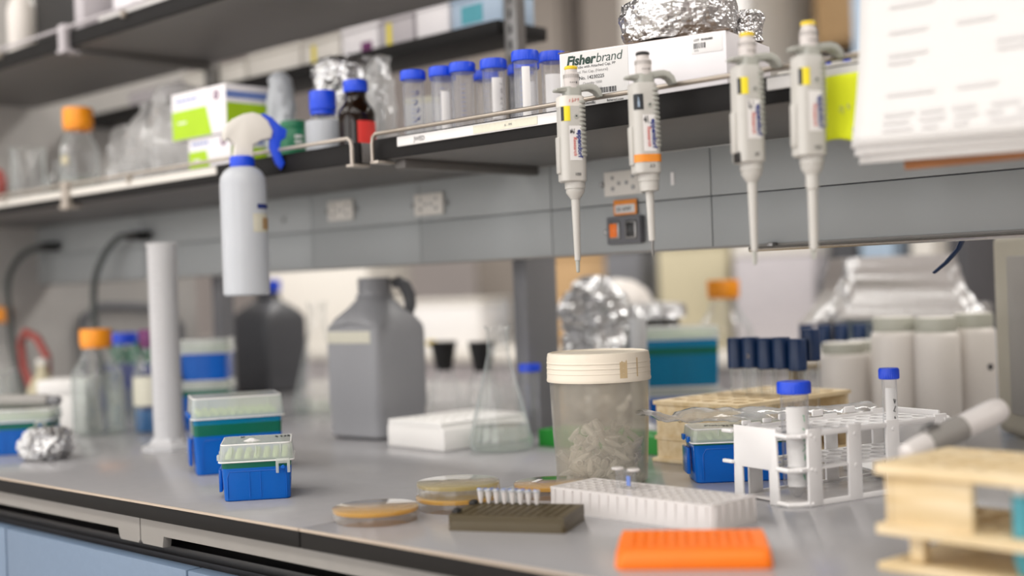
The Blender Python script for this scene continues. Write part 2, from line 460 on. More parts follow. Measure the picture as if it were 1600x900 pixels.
def shelf(x0, x1, z, lab, ends, depth=.285, y0=1.105, strip=True, labels=()):
    t = thing('shelf', lab, 'shelf', ((x0+x1)/2, y0, z), 0, 'dark grey shelf boards')
    w = x1-x0; cx = (x0+x1)/2
    MB().box((0, depth/2+.002, -.0135), (w, depth-.004, .027), bev=.001).build('board', 'shelf', t)
    MB().box((0, .0, -.0135), (w, .004, .0274), bev=.0008).build('edge_band', 'shelfedge', t)
    # rail on its brackets
    b = MB(); b.tube([(x-cx, -.0095, zz+.006) for x, y, zz in rail_path(x0+.006, x1-.006, *ends)], .0028, 10)
    r = b.build('rail', 'railsteel' if x0 > -1.3 else 'rail' if z < 1.5 else 'lavender', t)
    fb = MB()
    for e, xx, sg in ((ends[0], x0+.006, 1), (ends[1], x1-.006, -1)):
        if e: fb.box((xx-cx+sg*.004, .004, -.0305), (.016, .03, .004), bev=.001)
    if ends[0] or ends[1]: fb.build('rail_foot', 'rail', t)
    for xx in (x0+.45, x0+.9):
        if xx < x1-.15:
            MB().box((xx-cx, -.0045, -.002), (.006, .011, .012), bev=.001).build('rail_clip', 'rail', t)
    return t, cx
sl, cxl = shelf(-2.80, -1.317, S, 'dark grey middle shelf board left of the rail gap, holding the green cartons', (False, True))
sr, cxr = shelf(-1.287, -.15, S, 'dark grey middle shelf board with white edge labels, holding the white carton and pipettes', (True, False))
su, cxu = shelf(-2.80, -1.0, U, 'dark grey upper shelf board overhanging the bottles at the top', (False, False))
b = MB()                                                    # bracket and beam below the upper shelf
b.box((-2.098-cxu, -.006, -.012), (.02, .016, .05), bev=.002); b.box((-2.098-cxu, .0, -.034), (.028, .03, .006), bev=.001)
b.build('front_bracket', 'lavender', su)
MB().box((-2.09-cxu, .15, -.034), (.018, .27, .014), bev=.002).build('support_arm', 'shelf', su)
MB().box((.003, .15, -.033), (.02, .26, .012), bev=.002).build('support_arm', 'shelf', sr, loc=(-1.284-cxr+.02, 0, 0))
b = MB(); b.box((-2.11-cxl, -.006, -.012), (.018, .016, .05), bev=.002); b.box((-2.11-cxl, .0, -.032), (.028, .03, .006), bev=.001)
b.build('front_bracket', 'rail', sl)
# label holder strips
ls = MB(); ls.box((-1.1-cxr, -.0035, -.0078), (.275, .003, .0125), bev=.0005); lo = ls.build('label_strip', 'white', sr)
MB().box((-1.045-cxr, -.0054, -.0078), (.105, .0006, .0095)).build('cream_label', 'tapecream', lo)
text('lettering', 'JWED', .008, 'greyink', lo, (-1.205-cxr, -.0053, -.0105), bold=.0002)
text('lettering', 'A - PM', .0045, 'greyink', lo, (-1.045-cxr, -.006, -.0095))
ls = MB(); ls.box((-.60-cxr, -.0035, -.0078), (.17, .003, .0125), bev=.0005); lo2 = ls.build('label_strip', 'white', sr)
ls = MB(); ls.box((-2.1-cxl, -.0035, -.0078), (.9, .003, .0125), bev=.0005); ls.build('label_strip', 'offwhite', sl)

def far_shelf():
    t = thing('back_shelf', 'dark narrow shelf of the far bench side, crowded with pale boxes', 'shelf', (-1.9, 1.5, 1.56))
    MB().box((-.428, .06, .0), (1.79, .12, .022), bev=.001).build('board', 'shelfedge', t)
    for k, (x0, x1, h, m) in enumerate(((-2.62, -2.40, .035, 'lavender'), (-2.39, -2.16, .045, 'offwhite'), (-2.155, -1.98, .052, 'offwhite'), (-1.975, -1.86, .05, 'offwhite'), (-1.855, -1.75, .055, 'card'), (-1.745, -1.655, .058, 'lavender'), (-1.65, -1.565, .062, 'card'), (-1.56, -1.44, .06, 'skyblue'))):
        lab = ['pale lilac storage box at the left end of the far upper shelf', 'off-white storage box second from the left on the far upper shelf', 'wide off-white storage box third from the left on the far upper shelf',
               'off-white small box beside a yellow strip on the far upper shelf', 'white carton with a dark blob label on the far upper shelf', 'grey-lilac carton with a yellow strip on the far upper shelf',
               'white carton next to the pale blue one on the far upper shelf', 'pale blue carton topped by blue caps near the steel upright'][k]
        r = thing('storage_box', lab, 'box', ((x0+x1)/2, 1.56, 1.571), 0, 'boxes along the far upper shelf')
        MB().box((0, 0, h*.4), (x1-x0-.004, .08, h*.8), bev=.002).build('body', m, r)
        MB().box((0, 0, h*.9), (x1-x0-.001, .083, h*.2), bev=.002).build('box_lid', m, r)
        if k in (3, 5): MB().box((-.02, -.0402, h*.4), (.012, .001, h*.7)).build('yellow_strip', 'yellowlab', r)
        if k == 4: MB().box((.02, -.0402, h*.2), (.03, .001, h*.35)).build('dark_label', 'purple', r)
        if k == 7:
            MB().box((-.01, -.0402, h*.4), (.05, .001, h*.5)).build('teal_label', 'tealtube', r)
    for k, x in enumerate((-1.535, -1.50, -1.465)):
        r = thing('screw_cap', ['blue cap lying leftmost on the pale blue carton of the far upper shelf', 'blue cap lying in the middle on the pale blue carton of the far upper shelf', 'blue cap lying nearest the steel upright on the pale blue carton'][k], 'cap', (x, 1.54, 1.6335), 0, 'blue caps on the pale blue carton')
        ribbed_cap(.014, .014).build('skirt', 'blue', r); MB().lathe(cyl_prof(.0125, .014, .0145, .0002), 24).build('cap_top', 'blue', r)
far_shelf()

def post(x, lab, z0=.9, z1=2.6, dp=.066):
    t = thing('steel_post', lab, 'post', (x, 1.533, z0), 0, 'steel posts carrying the shelves')
    h = z1-z0
    MB().box((0, (dp-.066)/2, .205), (.03, dp, .41), bev=.002).build('post_column', 'post', t)
    MB().box((0, -.022, .41+(h-.41)/2), (.027, .022, h-.41), bev=.0015).build('slotted_channel', 'zinc', t)
    b = MB()
    for k in range(46):
        z = .5+k*.025
        if z < h-.02: b.box((0, -.0331, z), (.006, .001, .014), bev=.0004)
    b.build('slot_row', 'black', t)
post(-1.405, 'grey slotted steel post behind the erlenmeyer flask and the jar', dp=.074)
post(-2.266, 'grey slotted steel post left of the dark jug and behind the spray bottle', dp=.034)

def outlet_face(t, x, z, w=.066, h=.034, m='offwhite'):
    o = MB().box((x, -.0072, z), (w, .004, h), bev=.001).build('outlet', m, t)
    b = MB()
    for s in (-1, 1):
        b.lathe(cyl_prof(.0032, 0, .0008, .0001), 12, mat=Matrix.Translation((x+s*w*.27, -.0092, z-.007)) @ Matrix.Rotation(PI/2, 4, 'X'))
        b.lathe(cyl_prof(.0028, 0, .0008, .0001), 12, mat=Matrix.Translation((x+s*w*.27, -.0092, z+.008)) @ Matrix.Rotation(PI/2, 4, 'X'))
        b.lathe(cyl_prof(.0028, 0, .0008, .0001), 12, mat=Matrix.Translation((x+s*w*.10, -.0092, z)) @ Matrix.Rotation(PI/2, 4, 'X'))
    b.build('socket_hole', 'zinc', o)
    b = MB()
    for s in (-1, 1): MB().lathe(cyl_prof(.004, 0, .003, .0006), 12, mat=Matrix.Translation((x+s*(w/2+.006), -.0055, z)) @ Matrix.Rotation(PI/2, 4, 'X')).build('outlet_screw', 'zinc', o)

def raceway():
    t = thing('service_raceway', 'blue-grey power raceway panel with outlets under the middle shelf', 'raceway', (0, 1.39, 0))
    MB().box((-1.5, .005, 1.2445), (2.62, .004, .131)).build('back_sheet', 'slate', t)
    b = MB()
    b.box((-1.5, .002, 1.2455), (2.62, .003, .001))
    xs = [-2.81, -2.35, -1.79, -1.51, -1.23, -.952, -.37, -.19]
    for k, (a, c) in enumerate(zip(xs, xs[1:])):
        for z0, z1 in ((1.180, 1.2448), (1.2462, 1.3095)):
            MB().box(((a+c)/2, -.0, (z0+z1)/2), (c-a-.0014, .008, z1-z0), bev=.0008).build('cover_plate', 'panel', t)
    MB().box((-1.5, .012, 1.179), (2.62, .03, .003), bev=.0008).build('lower_lip', 'pullgrey', t)
    b.bm.free()
    outlet_face(t, -1.485, 1.272); outlet_face(t, -1.705, 1.277); outlet_face(t, -1.093, 1.274)
    p = MB().box((-1.091, -.008, 1.2405), (.04, .0012, .021), bev=.0004).build('orange_sticker', 'bandorange', t)
    MB().box((-1.091, -.0087, 1.2385), (.034, .0006, .0115)).build('sticker_panel', 'paper', p)
    text('lettering', '20 AMP', .008, 'blackink', p, (-1.106, -.0092, 1.2355))
    i = MB().box((-1.090, -.010, 1.209), (.058, .012, .038), bev=.002).build('power_inlet', 'slate', t)
    for s, m, n in ((-1, 'orangered', 'red_socket'), (1, 'black', 'black_socket')):
        MB().box((-1.090+s*.0145, -.0155, 1.209), (.02, .006, .026), bev=.004).build('socket_frame', 'zinc', i)
        MB().box((-1.090+s*.0145, -.0185, 1.209), (.013, .003, .019), bev=.003).build(n, m, i)
    for x, z in ((-1.128, 1.208), (-1.052, 1.212), (-1.87, 1.27)):
        MB().lathe(cyl_prof(.0045, 0, .003, .0008), 14, mat=Matrix.Translation((x, -.004, z)) @ Matrix.Rotation(PI/2, 4, 'X')).build('cover_screw', 'zinc', t)
    MB().box((-1.012, -.0048, 1.273), (.006, .0008, .017)).build('white_sticker', 'white', t)
raceway()

def rod():
    t = thing('metal_rod', 'shiny thin steel rod along the lower edge of the raceway', 'rod', (-.62, 1.376, 1.1735))
    MB().tube([(-.27, 0, 0), (-.1, 0, 0), (.1, 0, 0), (.45, 0, 0)], .0032, 10).build('bar', 'steel', t)
    for x in (-.24, .12):
        MB().box((x, .006, .003), (.008, .014, .009), bev=.001).build('mounting_clip', 'zinc', t)
rod()

def corded_plug(x, z, pts, lab):
    t = thing('power_cord', lab, 'cord', (x, 1.385, z), 0, 'black plugs with grey cords')
    MB().box((0, -.022, 0), (.034, .034, .02), bev=.005).build('plug', 'black', t)
    MB().box((-.025, -.026, 0), (.03, .018, .012), bev=.004).build('strain_relief', 'darkrubber', t)
    # smooth path
    P = [Vector(p) for p in pts]; q = []
    for i in range(len(P)-1):
        p0, p1, p2, p3 = P[max(i-1, 0)], P[i], P[i+1], P[min(i+2, len(P)-1)]
        for k in range(8):
            u = k/8
            q.append(.5*((2*p1)+(p2-p0)*u+(2*p0-5*p1+4*p2-p3)*u*u+(3*p1-p0-3*p2+p3)*u**3))
    q.append(P[-1])
    MB().tube(q, .0066, 10).build('cord', 'cable', t)
corded_plug(-2.705, 1.262, [(-.03, -.026, 0), (-.045, -.045, -.006), (-.05, -.075, -.03), (-.045, -.10, -.08), (-.03, -.105, -.16), (-.02, -.10, -.25), (.0, -.08, -.355)], 'grey cord with a black plug nearest the left partition')
corded_plug(-2.325, 1.266, [(-.03, -.026, 0), (-.06, -.032, .0), (-.105, -.04, -.03), (-.135, -.05, -.09), (-.13, -.055, -.18), (-.12, -.05, -.26), (-.11, -.03, -.3595)], 'grey cord with a black plug above the graduated cylinder')

# ------------------------------------------------------------------ pipette tip boxes
def corner(p, rz, w, d):
    c, s = math.cos(rz), math.sin(rz)
    return (p[0]+c*w/2-s*d/2, p[1]+s*w/2+c*d/2)

def tip_box(lab, fl, deg, w, d, hb, hg, hc, hl, z=B, group='blue pipette tip boxes', lid='tiplid', body='tipblue', clasp=True, ribs=3):
    rz = R(deg); cx, cy = corner(fl, rz, w, d)
    t = thing('pipette_tip_box', lab, 'tip box', (cx, cy, z), rz, group)
    b = MB(); tp = .004
    b.loft([(0, 0, 0, w-2*tp-.003, d-2*tp-.003, .006), (.0015, 0, 0, w-2*tp, d-2*tp, .007), (hb, 0, 0, w-tp, d-tp, .006)], n=5)
    # moulded frame lines on the two long faces
    zz0, zz1 = hb*.10, hb*.90
    for yy in (-d/2+.0028,):
        pts = [(-w*.40, yy, zz0), (-w*.40, yy-.0006, zz1-.006), (-w*.37, yy-.0007, zz1), (w*.37, yy-.0007, zz1), (w*.40, yy-.0006, zz1-.006), (w*.40, yy, zz0)]
        b.tube(pts, .0006, 6)
        for xx in (-w*.1, w*.05): b.tube([(xx, yy, zz0), (xx, yy-.0006, zz1)], .0005, 6)
    bm_ = body; body = b.build('box_base', bm_, t)
    b = MB(); b.box((-w/2-.0012, d*.1, hb*.55), (.004, d*.5, hb*.7), bev=.001); b.build('side_rib', bm_, body)
    z0 = hb
    if hg:
        MB().loft([(z0, 0, 0, w-tp-.0006, d-tp-.0006, .006), (z0+hg, 0, 0, w-tp, d-tp, .006)], n=5).build('tip_tray', 'tipgreen', t); z0 += hg
    if hc:
        MB().loft([(z0, 0, 0, w-tp-.0004, d-tp-.0004, .006), (z0+hc, 0, 0, w-tp+.0004, d-tp+.0004, .006)], n=5).build('upper_rim', 'tipcyan', t); z0 += hc
    # tips showing through the lid
    b = MB(); nx = max(4, int(w/.012)); ny = max(3, int(d/.012))
    for i in range(nx):
        for j in range(ny):
            b.lathe([(0, 0), (.0036, 0), (.0030, hl*.25), (0, hl*.25)], 8, c=((i+.5-nx/2)*w*.9/nx, (j+.5-ny/2)*d*.9/ny, z0))
    b.build('tip_rows', 'tipsgreen', t)['kind'] = 'stuff'
    b = MB()
    b.loft([(z0-.004, 0, 0, w+.001, d+.001, .006), (z0, 0, 0, w+.001, d+.001, .006), (z0+hl-.002, 0, 0, w-.002, d-.002, .006), (z0+hl, 0, 0, w-.006, d-.006, .006)], caps=(False, True), n=5)
    for k in range(ribs):
        x = (k+.5-ribs/2)*w/ribs; b.box((x, -d/2-.0006, z0+hl*.6), (.0012, .001, hl*.6)); b.box((x, d/2+.0006, z0+hl*.6), (.0012, .001, hl*.6))
    l = b.build('lid', lid, t)
    rim = MB(); P = rrect(w+.002, d+.002, .006, 4); rim.tube([(x, y, z0-.003) for x, y in P], .0009, 6, closed=True)
    P = rrect(w-.004, d-.004, .006, 4); rim.tube([(x, y, z0+hl-.0008) for x, y in P], .0009, 6, closed=True)
    rim.build('lid_rim', 'white', l)
    if clasp:
        b = MB(); x = w*.36
        for s in (-1, 1): b.box((x+s*.0065, -d/2-.001, z0-.010), (.0035, .002, .016), bev=.0008)
        b.box((x, -d/2-.001, z0-.004), (.016, .002, .006), bev=.0008)
        b.build('clasp', 'tiplid', l)
        MB().lathe(cyl_prof(.0024, 0, .003, .0005), 10, mat=Matrix.Translation((x, -d/2-.0002, z0-.011)) @ Matrix.Rotation(PI/2, 4, 'X')).build('catch_pin', 'tipblue', t)
    b = MB(); b.box((-w/2-.0022, -d*.2, z0), (.004, .010, .007), bev=.001); b.box((-w/2-.0022, d*.25, z0), (.004, .010, .007), bev=.001)
    b.build('hinge', 'tiplid' if clasp else 'tipblue', t)
    return t, z0+hl, l

tb, zt, lidf = tip_box('small blue tip box nearest the front edge, clear lid with black marks', (-1.267, .835), 52.7, .084, .088, .0385, .0105, 0, .0175)
scribble('handwriting', 'blackink', lidf, (.022, .012, zt+.0004), (0, 0, .1), .018, .010, 3, 4, .0007)
scribble('handwriting', 'blackink', lidf, (-.020, .022, zt+.0004), (0, 0, 0), .006, .008, 5, 1, .0006)
b = MB(); crumple(b, [(.006, 0), (.009, .003), (.002, .006)], .004, 160, 3, 20, 6); b.build('paper_shred', 'paper', lidf, (-.006, -.012, zt-.003))
tip_box('larger blue tip box with tall frosted lid standing behind the small one', (-1.483, .938), 62, .121, .084, .052, .015, .011, .025, clasp=False)
_, ztl, _ = tip_box('blue tip box cut by the left border beneath the grey pipette', (-2.0, .868), 52, .12, .088, .040, .009, .006, .016)
tbr, ztr, lr = tip_box('blue tip box with lettered green-tinted lid behind the white tube rack', (-.876, 1.22), 46, .122, .064, .0445, .006, 0, .0135, clasp=False, ribs=2)
text('lettering', 'Fisherbrand', .0125, 'blackink', lr, (-.042, -.004, ztr+.0004), (0, 0, R(-6)), bold=.0003)
text('lettering', '96 Tips', .008, 'blackink', lr, (-.022, -.015, ztr+.0004), (0, 0, R(-6)), bold=.0002)
tip_box('teal-bottomed blue tip box, lower of the two stacked behind the graduated cylinder', (-2.012, 1.25), 46, .085, .09, .06, .016, 0, .012, clasp=False)
tip_box('bright blue tip box, upper of the two stacked behind the graduated cylinder', (-2.012, 1.25), 46, .085, .09, .052, 0, 0, .022, z=B+.0885, clasp=False, lid='tiplid')
tip_box('dark blue tip box, lower of the two stacked behind the cream-lidded jar', (-1.385, 1.79), 44, .136, .09, .036, 0, 0, .014, clasp=False)
tip_box('wide teal tip box with a green tray band, upper of two stacked behind the jar', (-1.385, 1.79), 44, .136, .09, .056, .012, .018, .019, z=B+.0508, clasp=False, body='tipteal')

# ------------------------------------------------------------------ bottles
def cap(t, m, r, h, z, name='screw_cap', n=40):
    o = ribbed_cap(r, h, n).build(name, m, t, (0, 0, z)); return o

def media_bottle(name, lab, cat, x, y, z, r, h, capm, liquid=None, lm='liquid', group=None, glass='glass', caph=.027, capr=None, neck=.4, ring=True):
    t = thing(name, lab, cat, (x, y, z), 0, group)
    capr = capr or r*.62; nr = capr*.82; hs = h-caph; sh = hs*.62
    prof = [(0, .002), (r*.85, .0015), (r*.97, .004), (r, .01), (r, sh)]
    for k in range(1, 9):
        u = k/8; prof.append((r+(nr-r)*(.5-.5*math.cos(PI*u)), sh+(hs*.93-sh)*u))
    prof += [(nr, hs+.004)]
    MB().lathe(prof, 40).build('bottle_body', glass, t)
    if liquid:
        MB().lathe([(0, .004), (r*.93, .004), (r*.96, .01), (r*.96, liquid-.001), (r*.95, liquid), (0, liquid)], 36).build('liquid', lm, t)
    if ring: MB().lathe([(nr-.001, hs-.007), (capr*.96, hs-.006), (capr*.96, hs-.001), (nr-.001, hs)], 32).build('pouring_ring', capm if capm != 'darkblue' else 'white', t)
    cap(t, capm, capr, caph, hs)
    return t
media_bottle('media_bottle', 'clear glass bottle with orange cap beside the tall white cylinder, half full', 'bottle', -2.118, 1.148, B, .045, .188, 'orange', .108, group='orange-capped bottles on the bench')
media_bottle('media_bottle', 'clear glass bottle with orange cap cut by the left border of the photo', 'bottle', -2.81, 1.30, B, .04, .231, 'orange', .08, group='orange-capped bottles on the bench', capr=.02)
media_bottle('media_bottle', 'large clear glass bottle with orange cap behind the wide teal tip box', 'bottle', -1.49, 2.2, B, .056, .235, 'orange', None, group='orange-capped bottles on the bench', capr=.033, caph=.032)
pb = media_bottle('media_bottle', 'small glass bottle with purple cap and blue liquid beside the tall cylinder', 'bottle', -2.045, 1.215, B, .034, .184, 'purple', .042, 'blueliquid', capr=.021, caph=.026)
MB().lathe([(.0343, .05), (.0344, .05), (.0344, .1), (.0343, .1)], 36).build('paper_label', 'tapecream', pb)
media_bottle('media_bottle', 'clear bottle with flat blue cap behind the purple-capped bottle', 'bottle', -2.34, 1.33, B, .034, .172, 'blue', .06, capr=.026, caph=.016)
t = media_bottle('media_bottle', 'tall glass bottle with orange cap on the shelf among clear plastic bags', 'bottle', -2.185, 1.165, S, .034, .155, 'orange', .03, capr=.027, caph=.034)
MB().box((.01, -.0338, .058), (.016, .001, .016), rz=R(20), bev=.0003).build('tape_label', 'cream', t)
t = media_bottle('media_bottle', 'clear plastic bottle with dark blue ribbed cap on the shelf', 'bottle', -1.475, 1.17, S, .0265, .094, 'blue', .03, capr=.0195, caph=.028, glass='plasticclear')
MB().lathe([(.0268, .008), (.0269, .008), (.0269, .05), (.0268, .05)], 36).build('paper_label', 'hdpe', t)
t = media_bottle('reagent_bottle', 'small brown glass bottle with blue cap and red label on the shelf', 'bottle', -1.412, 1.18, S, .0265, .102, 'blue', .03, capr=.0175, caph=.017, glass='amber', ring=False)
b = MB()
P = [(.0268*math.cos(R(a)), .0268*math.sin(R(a))) for a in range(-40, 40, 8)]
b.grid(lambda u, v: (.0268*math.cos(R(-38+80*u)), .0268*math.sin(R(-38+80*u)), .006+.036*v), 10, 2)
b.build('red_label', 'red', t)

def erlenmeyer(lab, x, y, z, r, h, liq, nr, glass='glass', group='erlenmeyer flasks'):
    t = thing('erlenmeyer_flask', lab, 'flask', (x, y, z), 0, group)
    prof = [(0, .003), (r*.7, .0015), (r*.95, .003), (r, .012), (r*.97, .022), (nr+.002, h*.74), (nr, h*.79), (nr, h*.96), (nr+.003, h*.985), (nr+.0035, h), (nr+.001, h)]
    MB().lathe(prof, 44).build('flask_body', glass, t)
    if liq:
        rr = r*.97+(nr-r*.97)*(liq-.022)/(h*.74-.022)
        MB().lathe([(0, .004), (r*.9, .004), (r*.965, .013), (r*.94, .022), (rr-.002, liq), (0, liq)], 40).build('liquid', 'liquid', t)
    b = MB(); b.lathe([(nr+.0008, h*.80), (nr+.0016, h*.80), (nr+.0016, h*.805), (nr+.0008, h*.805)], 32); b.build('neck_ring', 'glass', t)
    return t
erlenmeyer('clear erlenmeyer flask beside the white foam box, a little liquid inside', -1.301, 1.338, B, .047, .181, .036, .0155)
erlenmeyer('clear erlenmeyer flask behind the grey jug, between it and the dark jug', -2.06, 1.60, B, .055, .22, .02, .017)

# graduated cylinder
t = thing('graduated_cylinder', 'tall frosted white graduated cylinder on a round foot', 'cylinder', (-1.785, 1.085, B))
MB().lathe([(0, 0), (.040, 0), (.0405, .003), (.040, .008), (.030, .011), (.026, .016), (.0245, .02), (0, .02)], 8).build('foot', 'cylwhite', t, rz=R(20))
MB().lathe([(0, .018), (.0225, .018), (.0228, .32), (.0255, .3245), (.0245, .3255), (.0215, .322), (.0212, .022), (0, .022)], 40).build('column', 'cylwhite', t)
b = MB()
for k in range(24):
    w = .012 if k % 5 == 0 else .007
    b.grid(lambda u, v: (.02295*math.cos(R(-70+w*2000*u)), .02295*math.sin(R(-70+w*2000*u)), .05+k*.0105+.0005*v), 4, 1)
b.build('graduation_marks', 'lavender', t)
t = thing('graduated_cylinder', 'small frosted cylinder showing just above the jar lid before the foil', 'cylinder', (-1.262, 1.62, B))
MB().lathe([(0, 0), (.026, 0), (.026, .005), (.016, .012), (0, .012)], 8).build('foot', 'cylwhite', t)
MB().lathe([(0, .01), (.0135, .01), (.0140, .172), (.0165, .178), (.0155, .179), (.0128, .174), (.0125, .012), (0, .012)], 32).build('column', 'cylwhite', t)

# grey square jugs
def jug(lab, x, y, deg, w, h, m, capm=None, label=False):
    t = thing('plastic_jug', lab, 'jug', (x, y, B), R(deg), 'square plastic jugs')
    s = h/.27
    secs = [(0, 0, 0, w-.02, w-.02, .012), (.006*s, 0, 0, w-.004, w-.004, .013), (.046*s, 0, 0, w-.003, w-.003, .013), (.050*s, 0, 0, w, w, .013), (.17*s, 0, 0, w, w, .013), (.182*s, 0, 0, w-.002, w-.002, .014),
            (.196*s, 0, 0, w*.93, w*.93, .030), (.211*s, 0, 0, w*.74, w*.74, .038), (.222*s, 0, 0, .070, .070, .034), (.230*s, 0, 0, .054, .054, .027)]
    secs += [(.232*s, 0, 0, .054, .054, .027), (.262*s, 0, 0, .053, .053, .0265)]
    MB().loft(secs, n=8).build('jug_body', m, t)
    b = MB()
    for k in range(3): b.tube([(.0275*math.cos(2*PI*q/28), .0275*math.sin(2*PI*q/28), (.237+.007*k)*s+.007*q/28) for q in range(29)], .0014, 6)
    b.tube([(.029*math.cos(2*PI*q/28), .029*math.sin(2*PI*q/28), .2315*s) for q in range(28)], .003, 8, closed=True)
    b.build('neck_thread', m, t)
    # moulded handle from neck to shoulder
    b = MB(); b.tube([(.020, .020, .250*s), (.028, .028, .254*s), (.035, .035, .247*s), (.040, .040, .232*s), (.041, .041, .214*s), (.038, .038, .200*s)], [.008, .010, .011, .011, .010, .009], 10)
    if not capm: b.build('handle', 'djug', t)
    if label:
        MB().box((-w*.02, -w/2-.0004, .166*s), (w*.8, .0012, .019), bev=.0003).build('tape_label', 'tapecream', t)
        b = MB(); b.tube([(-w*.40, -w/2-.0002, .182*s), (0, -w/2-.002, .190*s), (w*.40, -w/2-.0002, .182*s)], .0015, 6); b.build('shoulder_ridge', m, t)
    if capm: cap(t, capm, .032, .03, .245*s)
    return t
jug('light grey square jug without a cap, tape label on one face', -1.612, 1.372, 5, .120, .268, 'jug', None, True)
jug('dark grey square jug with a blue cap behind the hanging spray bottle', -2.60, 1.87, 6, .136, .27, 'djug', 'blue')

# cream lidded jar full of loose clear tubes
def jar():
    t = thing('storage_jar', 'cloudy plastic jar with cream screw lid, full of small clear tubes', 'jar', (-.985, 1.185, B))
    MB().lathe([(0, .001), (.050, 0), (.0545, .003), (.0575, .06), (.0595, .126), (.0583, .126), (.0563, .06), (.0533, .005), (0, .004)], 56).build('jar_body', 'jarbody', t)
    b = MB()
    b.lathe([(.056, .122), (.0622, .122), (.0628, .124), (.0622, .126), (.0617, .150), (.0605, .1555), (.0575, .1565), (.0565, .1545), (0, .153)], 64)
    for k in range(3): b.lathe([(.0619, .131+.006*k), (.0624, .1325+.006*k), (.0619, .134+.006*k)], 64)
    l = b.build('lid', 'jarlid', t)
    b = MB(); b.grid(lambda u, v: (.06235*math.cos(R(-27+9*u)), .06235*math.sin(R(-27+9*u)), .127+(.024)*v*(.8+.2*noise.noise((u*5, v*5, 2)))), 10, 6)
    b.grid(lambda u, v: (.06235*math.cos(R(-5+2*u)), .06235*math.sin(R(-5+2*u)), .128+(.022)*v), 3, 6)
    b.build('brown_stain', 'stain', l)
    b = MB(); q = random.Random(4)
    for k in range(125):
        while True:
            x, y, z = q.uniform(-.05, .05), q.uniform(-.05, .05), q.uniform(.008, .072)
            if math.hypot(x, y) < .045 and z < .05+.03*(1-math.hypot(x, y)/.05): break
        m = Matrix.Translation((x, y, z)) @ Matrix.Rotation(q.uniform(0, 6.28), 4, 'Z') @ Matrix.Rotation(q.uniform(.4, 2.7), 4, 'X')
        sc = q.uniform(.7, 1)
        b.lathe([(.0012*sc, -.013*sc), (.0042*sc, -.004*sc), (.0046*sc, .012*sc), (.0055*sc, .0125*sc), (.0042*sc, .013*sc)], 9, mat=m)
    b.build('loose_tubes', 'clearbits', t)['kind'] = 'stuff'
jar()

# ------------------------------------------------------------------ petri dishes
def petri(lab, x, y, z, r=.0455, agar='agar', h=.0145, tilt=None):
    t = thing('petri_dish', lab, 'petri dish', (x, y, z), 0, 'agar petri dishes on the bench')
    if tilt: t.rotation_euler = tilt
    MB().lathe([(0, .0005), (r-.003, .0), (r-.0025, .001), (r-.0025, h-.0052), (r-.0033, h-.0052), (r-.0033, .0015)], 56).build('dish_base', 'dish', t)
    MB().lathe([(0, h-.0046), (r-.0012, h-.0046), (r-.0008, h-.004), (r-.0008, h-.0010), (r-.002, h-.0004), (0, h-.0005)], 56).build('agar_layer', agar, t)
    MB().lathe([(r, .005), (r, h-.0005), (r-.001, h), (0, h), ], 56).build('dish_lid', 'dish', t)
    return t
petri('single amber petri dish lying nearest the front edge of the bench', -1.027, .865, B)
petri('lower petri dish of the two stacked, partly behind the brown block', -1.005, .962, B)
petri('upper petri dish of the two stacked, yellow agar', -1.004, .963, B+.0147, agar='agarlight')
p3 = petri('amber petri dish with a strip of tape just left of the white microtube rack', -.972, 1.082, B)
MB().box((-.02, -.005, .0148), (.006, .02, .0003), rz=R(20)).build('tape_strip', 'white', p3)

# ------------------------------------------------------------------ brown block, strip, microtube rack, orange rack
def brown_block():
    w, d, h = .118, .074, .0155
    cx, cy = corner((-.918, .866), R(25), w, d)
    t = thing('cooling_block', 'flat dark brown 96-well block with raised lugs on one side', 'block', (cx, cy, B), R(25))
    b = MB(); b.holeplate(12, 8, .0088, .0082, .003, h*.35, h, .0062, .0042, 8)
    b.build('well_plate', 'brownblk', t)
    b = MB(); b.loft([(0, 0, 0, w+.002, d+.002, .004), (.0015, 0, 0, w+.002, d+.002, .004), (h*.6, 0, 0, w, d, .004)], n=4); b.build('block_base', 'brownblk', t)
    for yy in (-.022, .026):
        MB().box((-w/2+.003, yy, h+.001), (.007, .012, .006), bev=.0015).build('lug', 'darkrubber', t)
    c, s = math.cos(R(25)), math.sin(R(25))
    t2 = thing('tube_strip', 'strip of eight tiny tubes with flat caps lying on the brown block', 'tube strip', (cx-s*.027-c*.018, cy+c*.027-s*.018, B+h), R(22))
    for k in range(8):
        u = MB().lathe([(0, .0002), (.0017, .0006), (.0028, .008), (.0032, .013), (0, .013)], 10, c=((k-3.5)*.0088, 0, 0)).build('tube', 'rackclear', t2)
        MB().lathe(cyl_prof(.0037, .013, .0155, .0006), 12, c=((k-3.5)*.0088, 0, 0)).build('tube_cap', 'hdpe', u)
    b = MB(); b.box((0, 0, .0136), (.066, .0022, .001)); b.build('cap_web', 'hdpe', t2)
    scribble('blue_marks', 'boxblue', t2, (-.034, -.0036, .0158), (0, 0, 0), .068, .006, 9, 10, .0005)
brown_block()

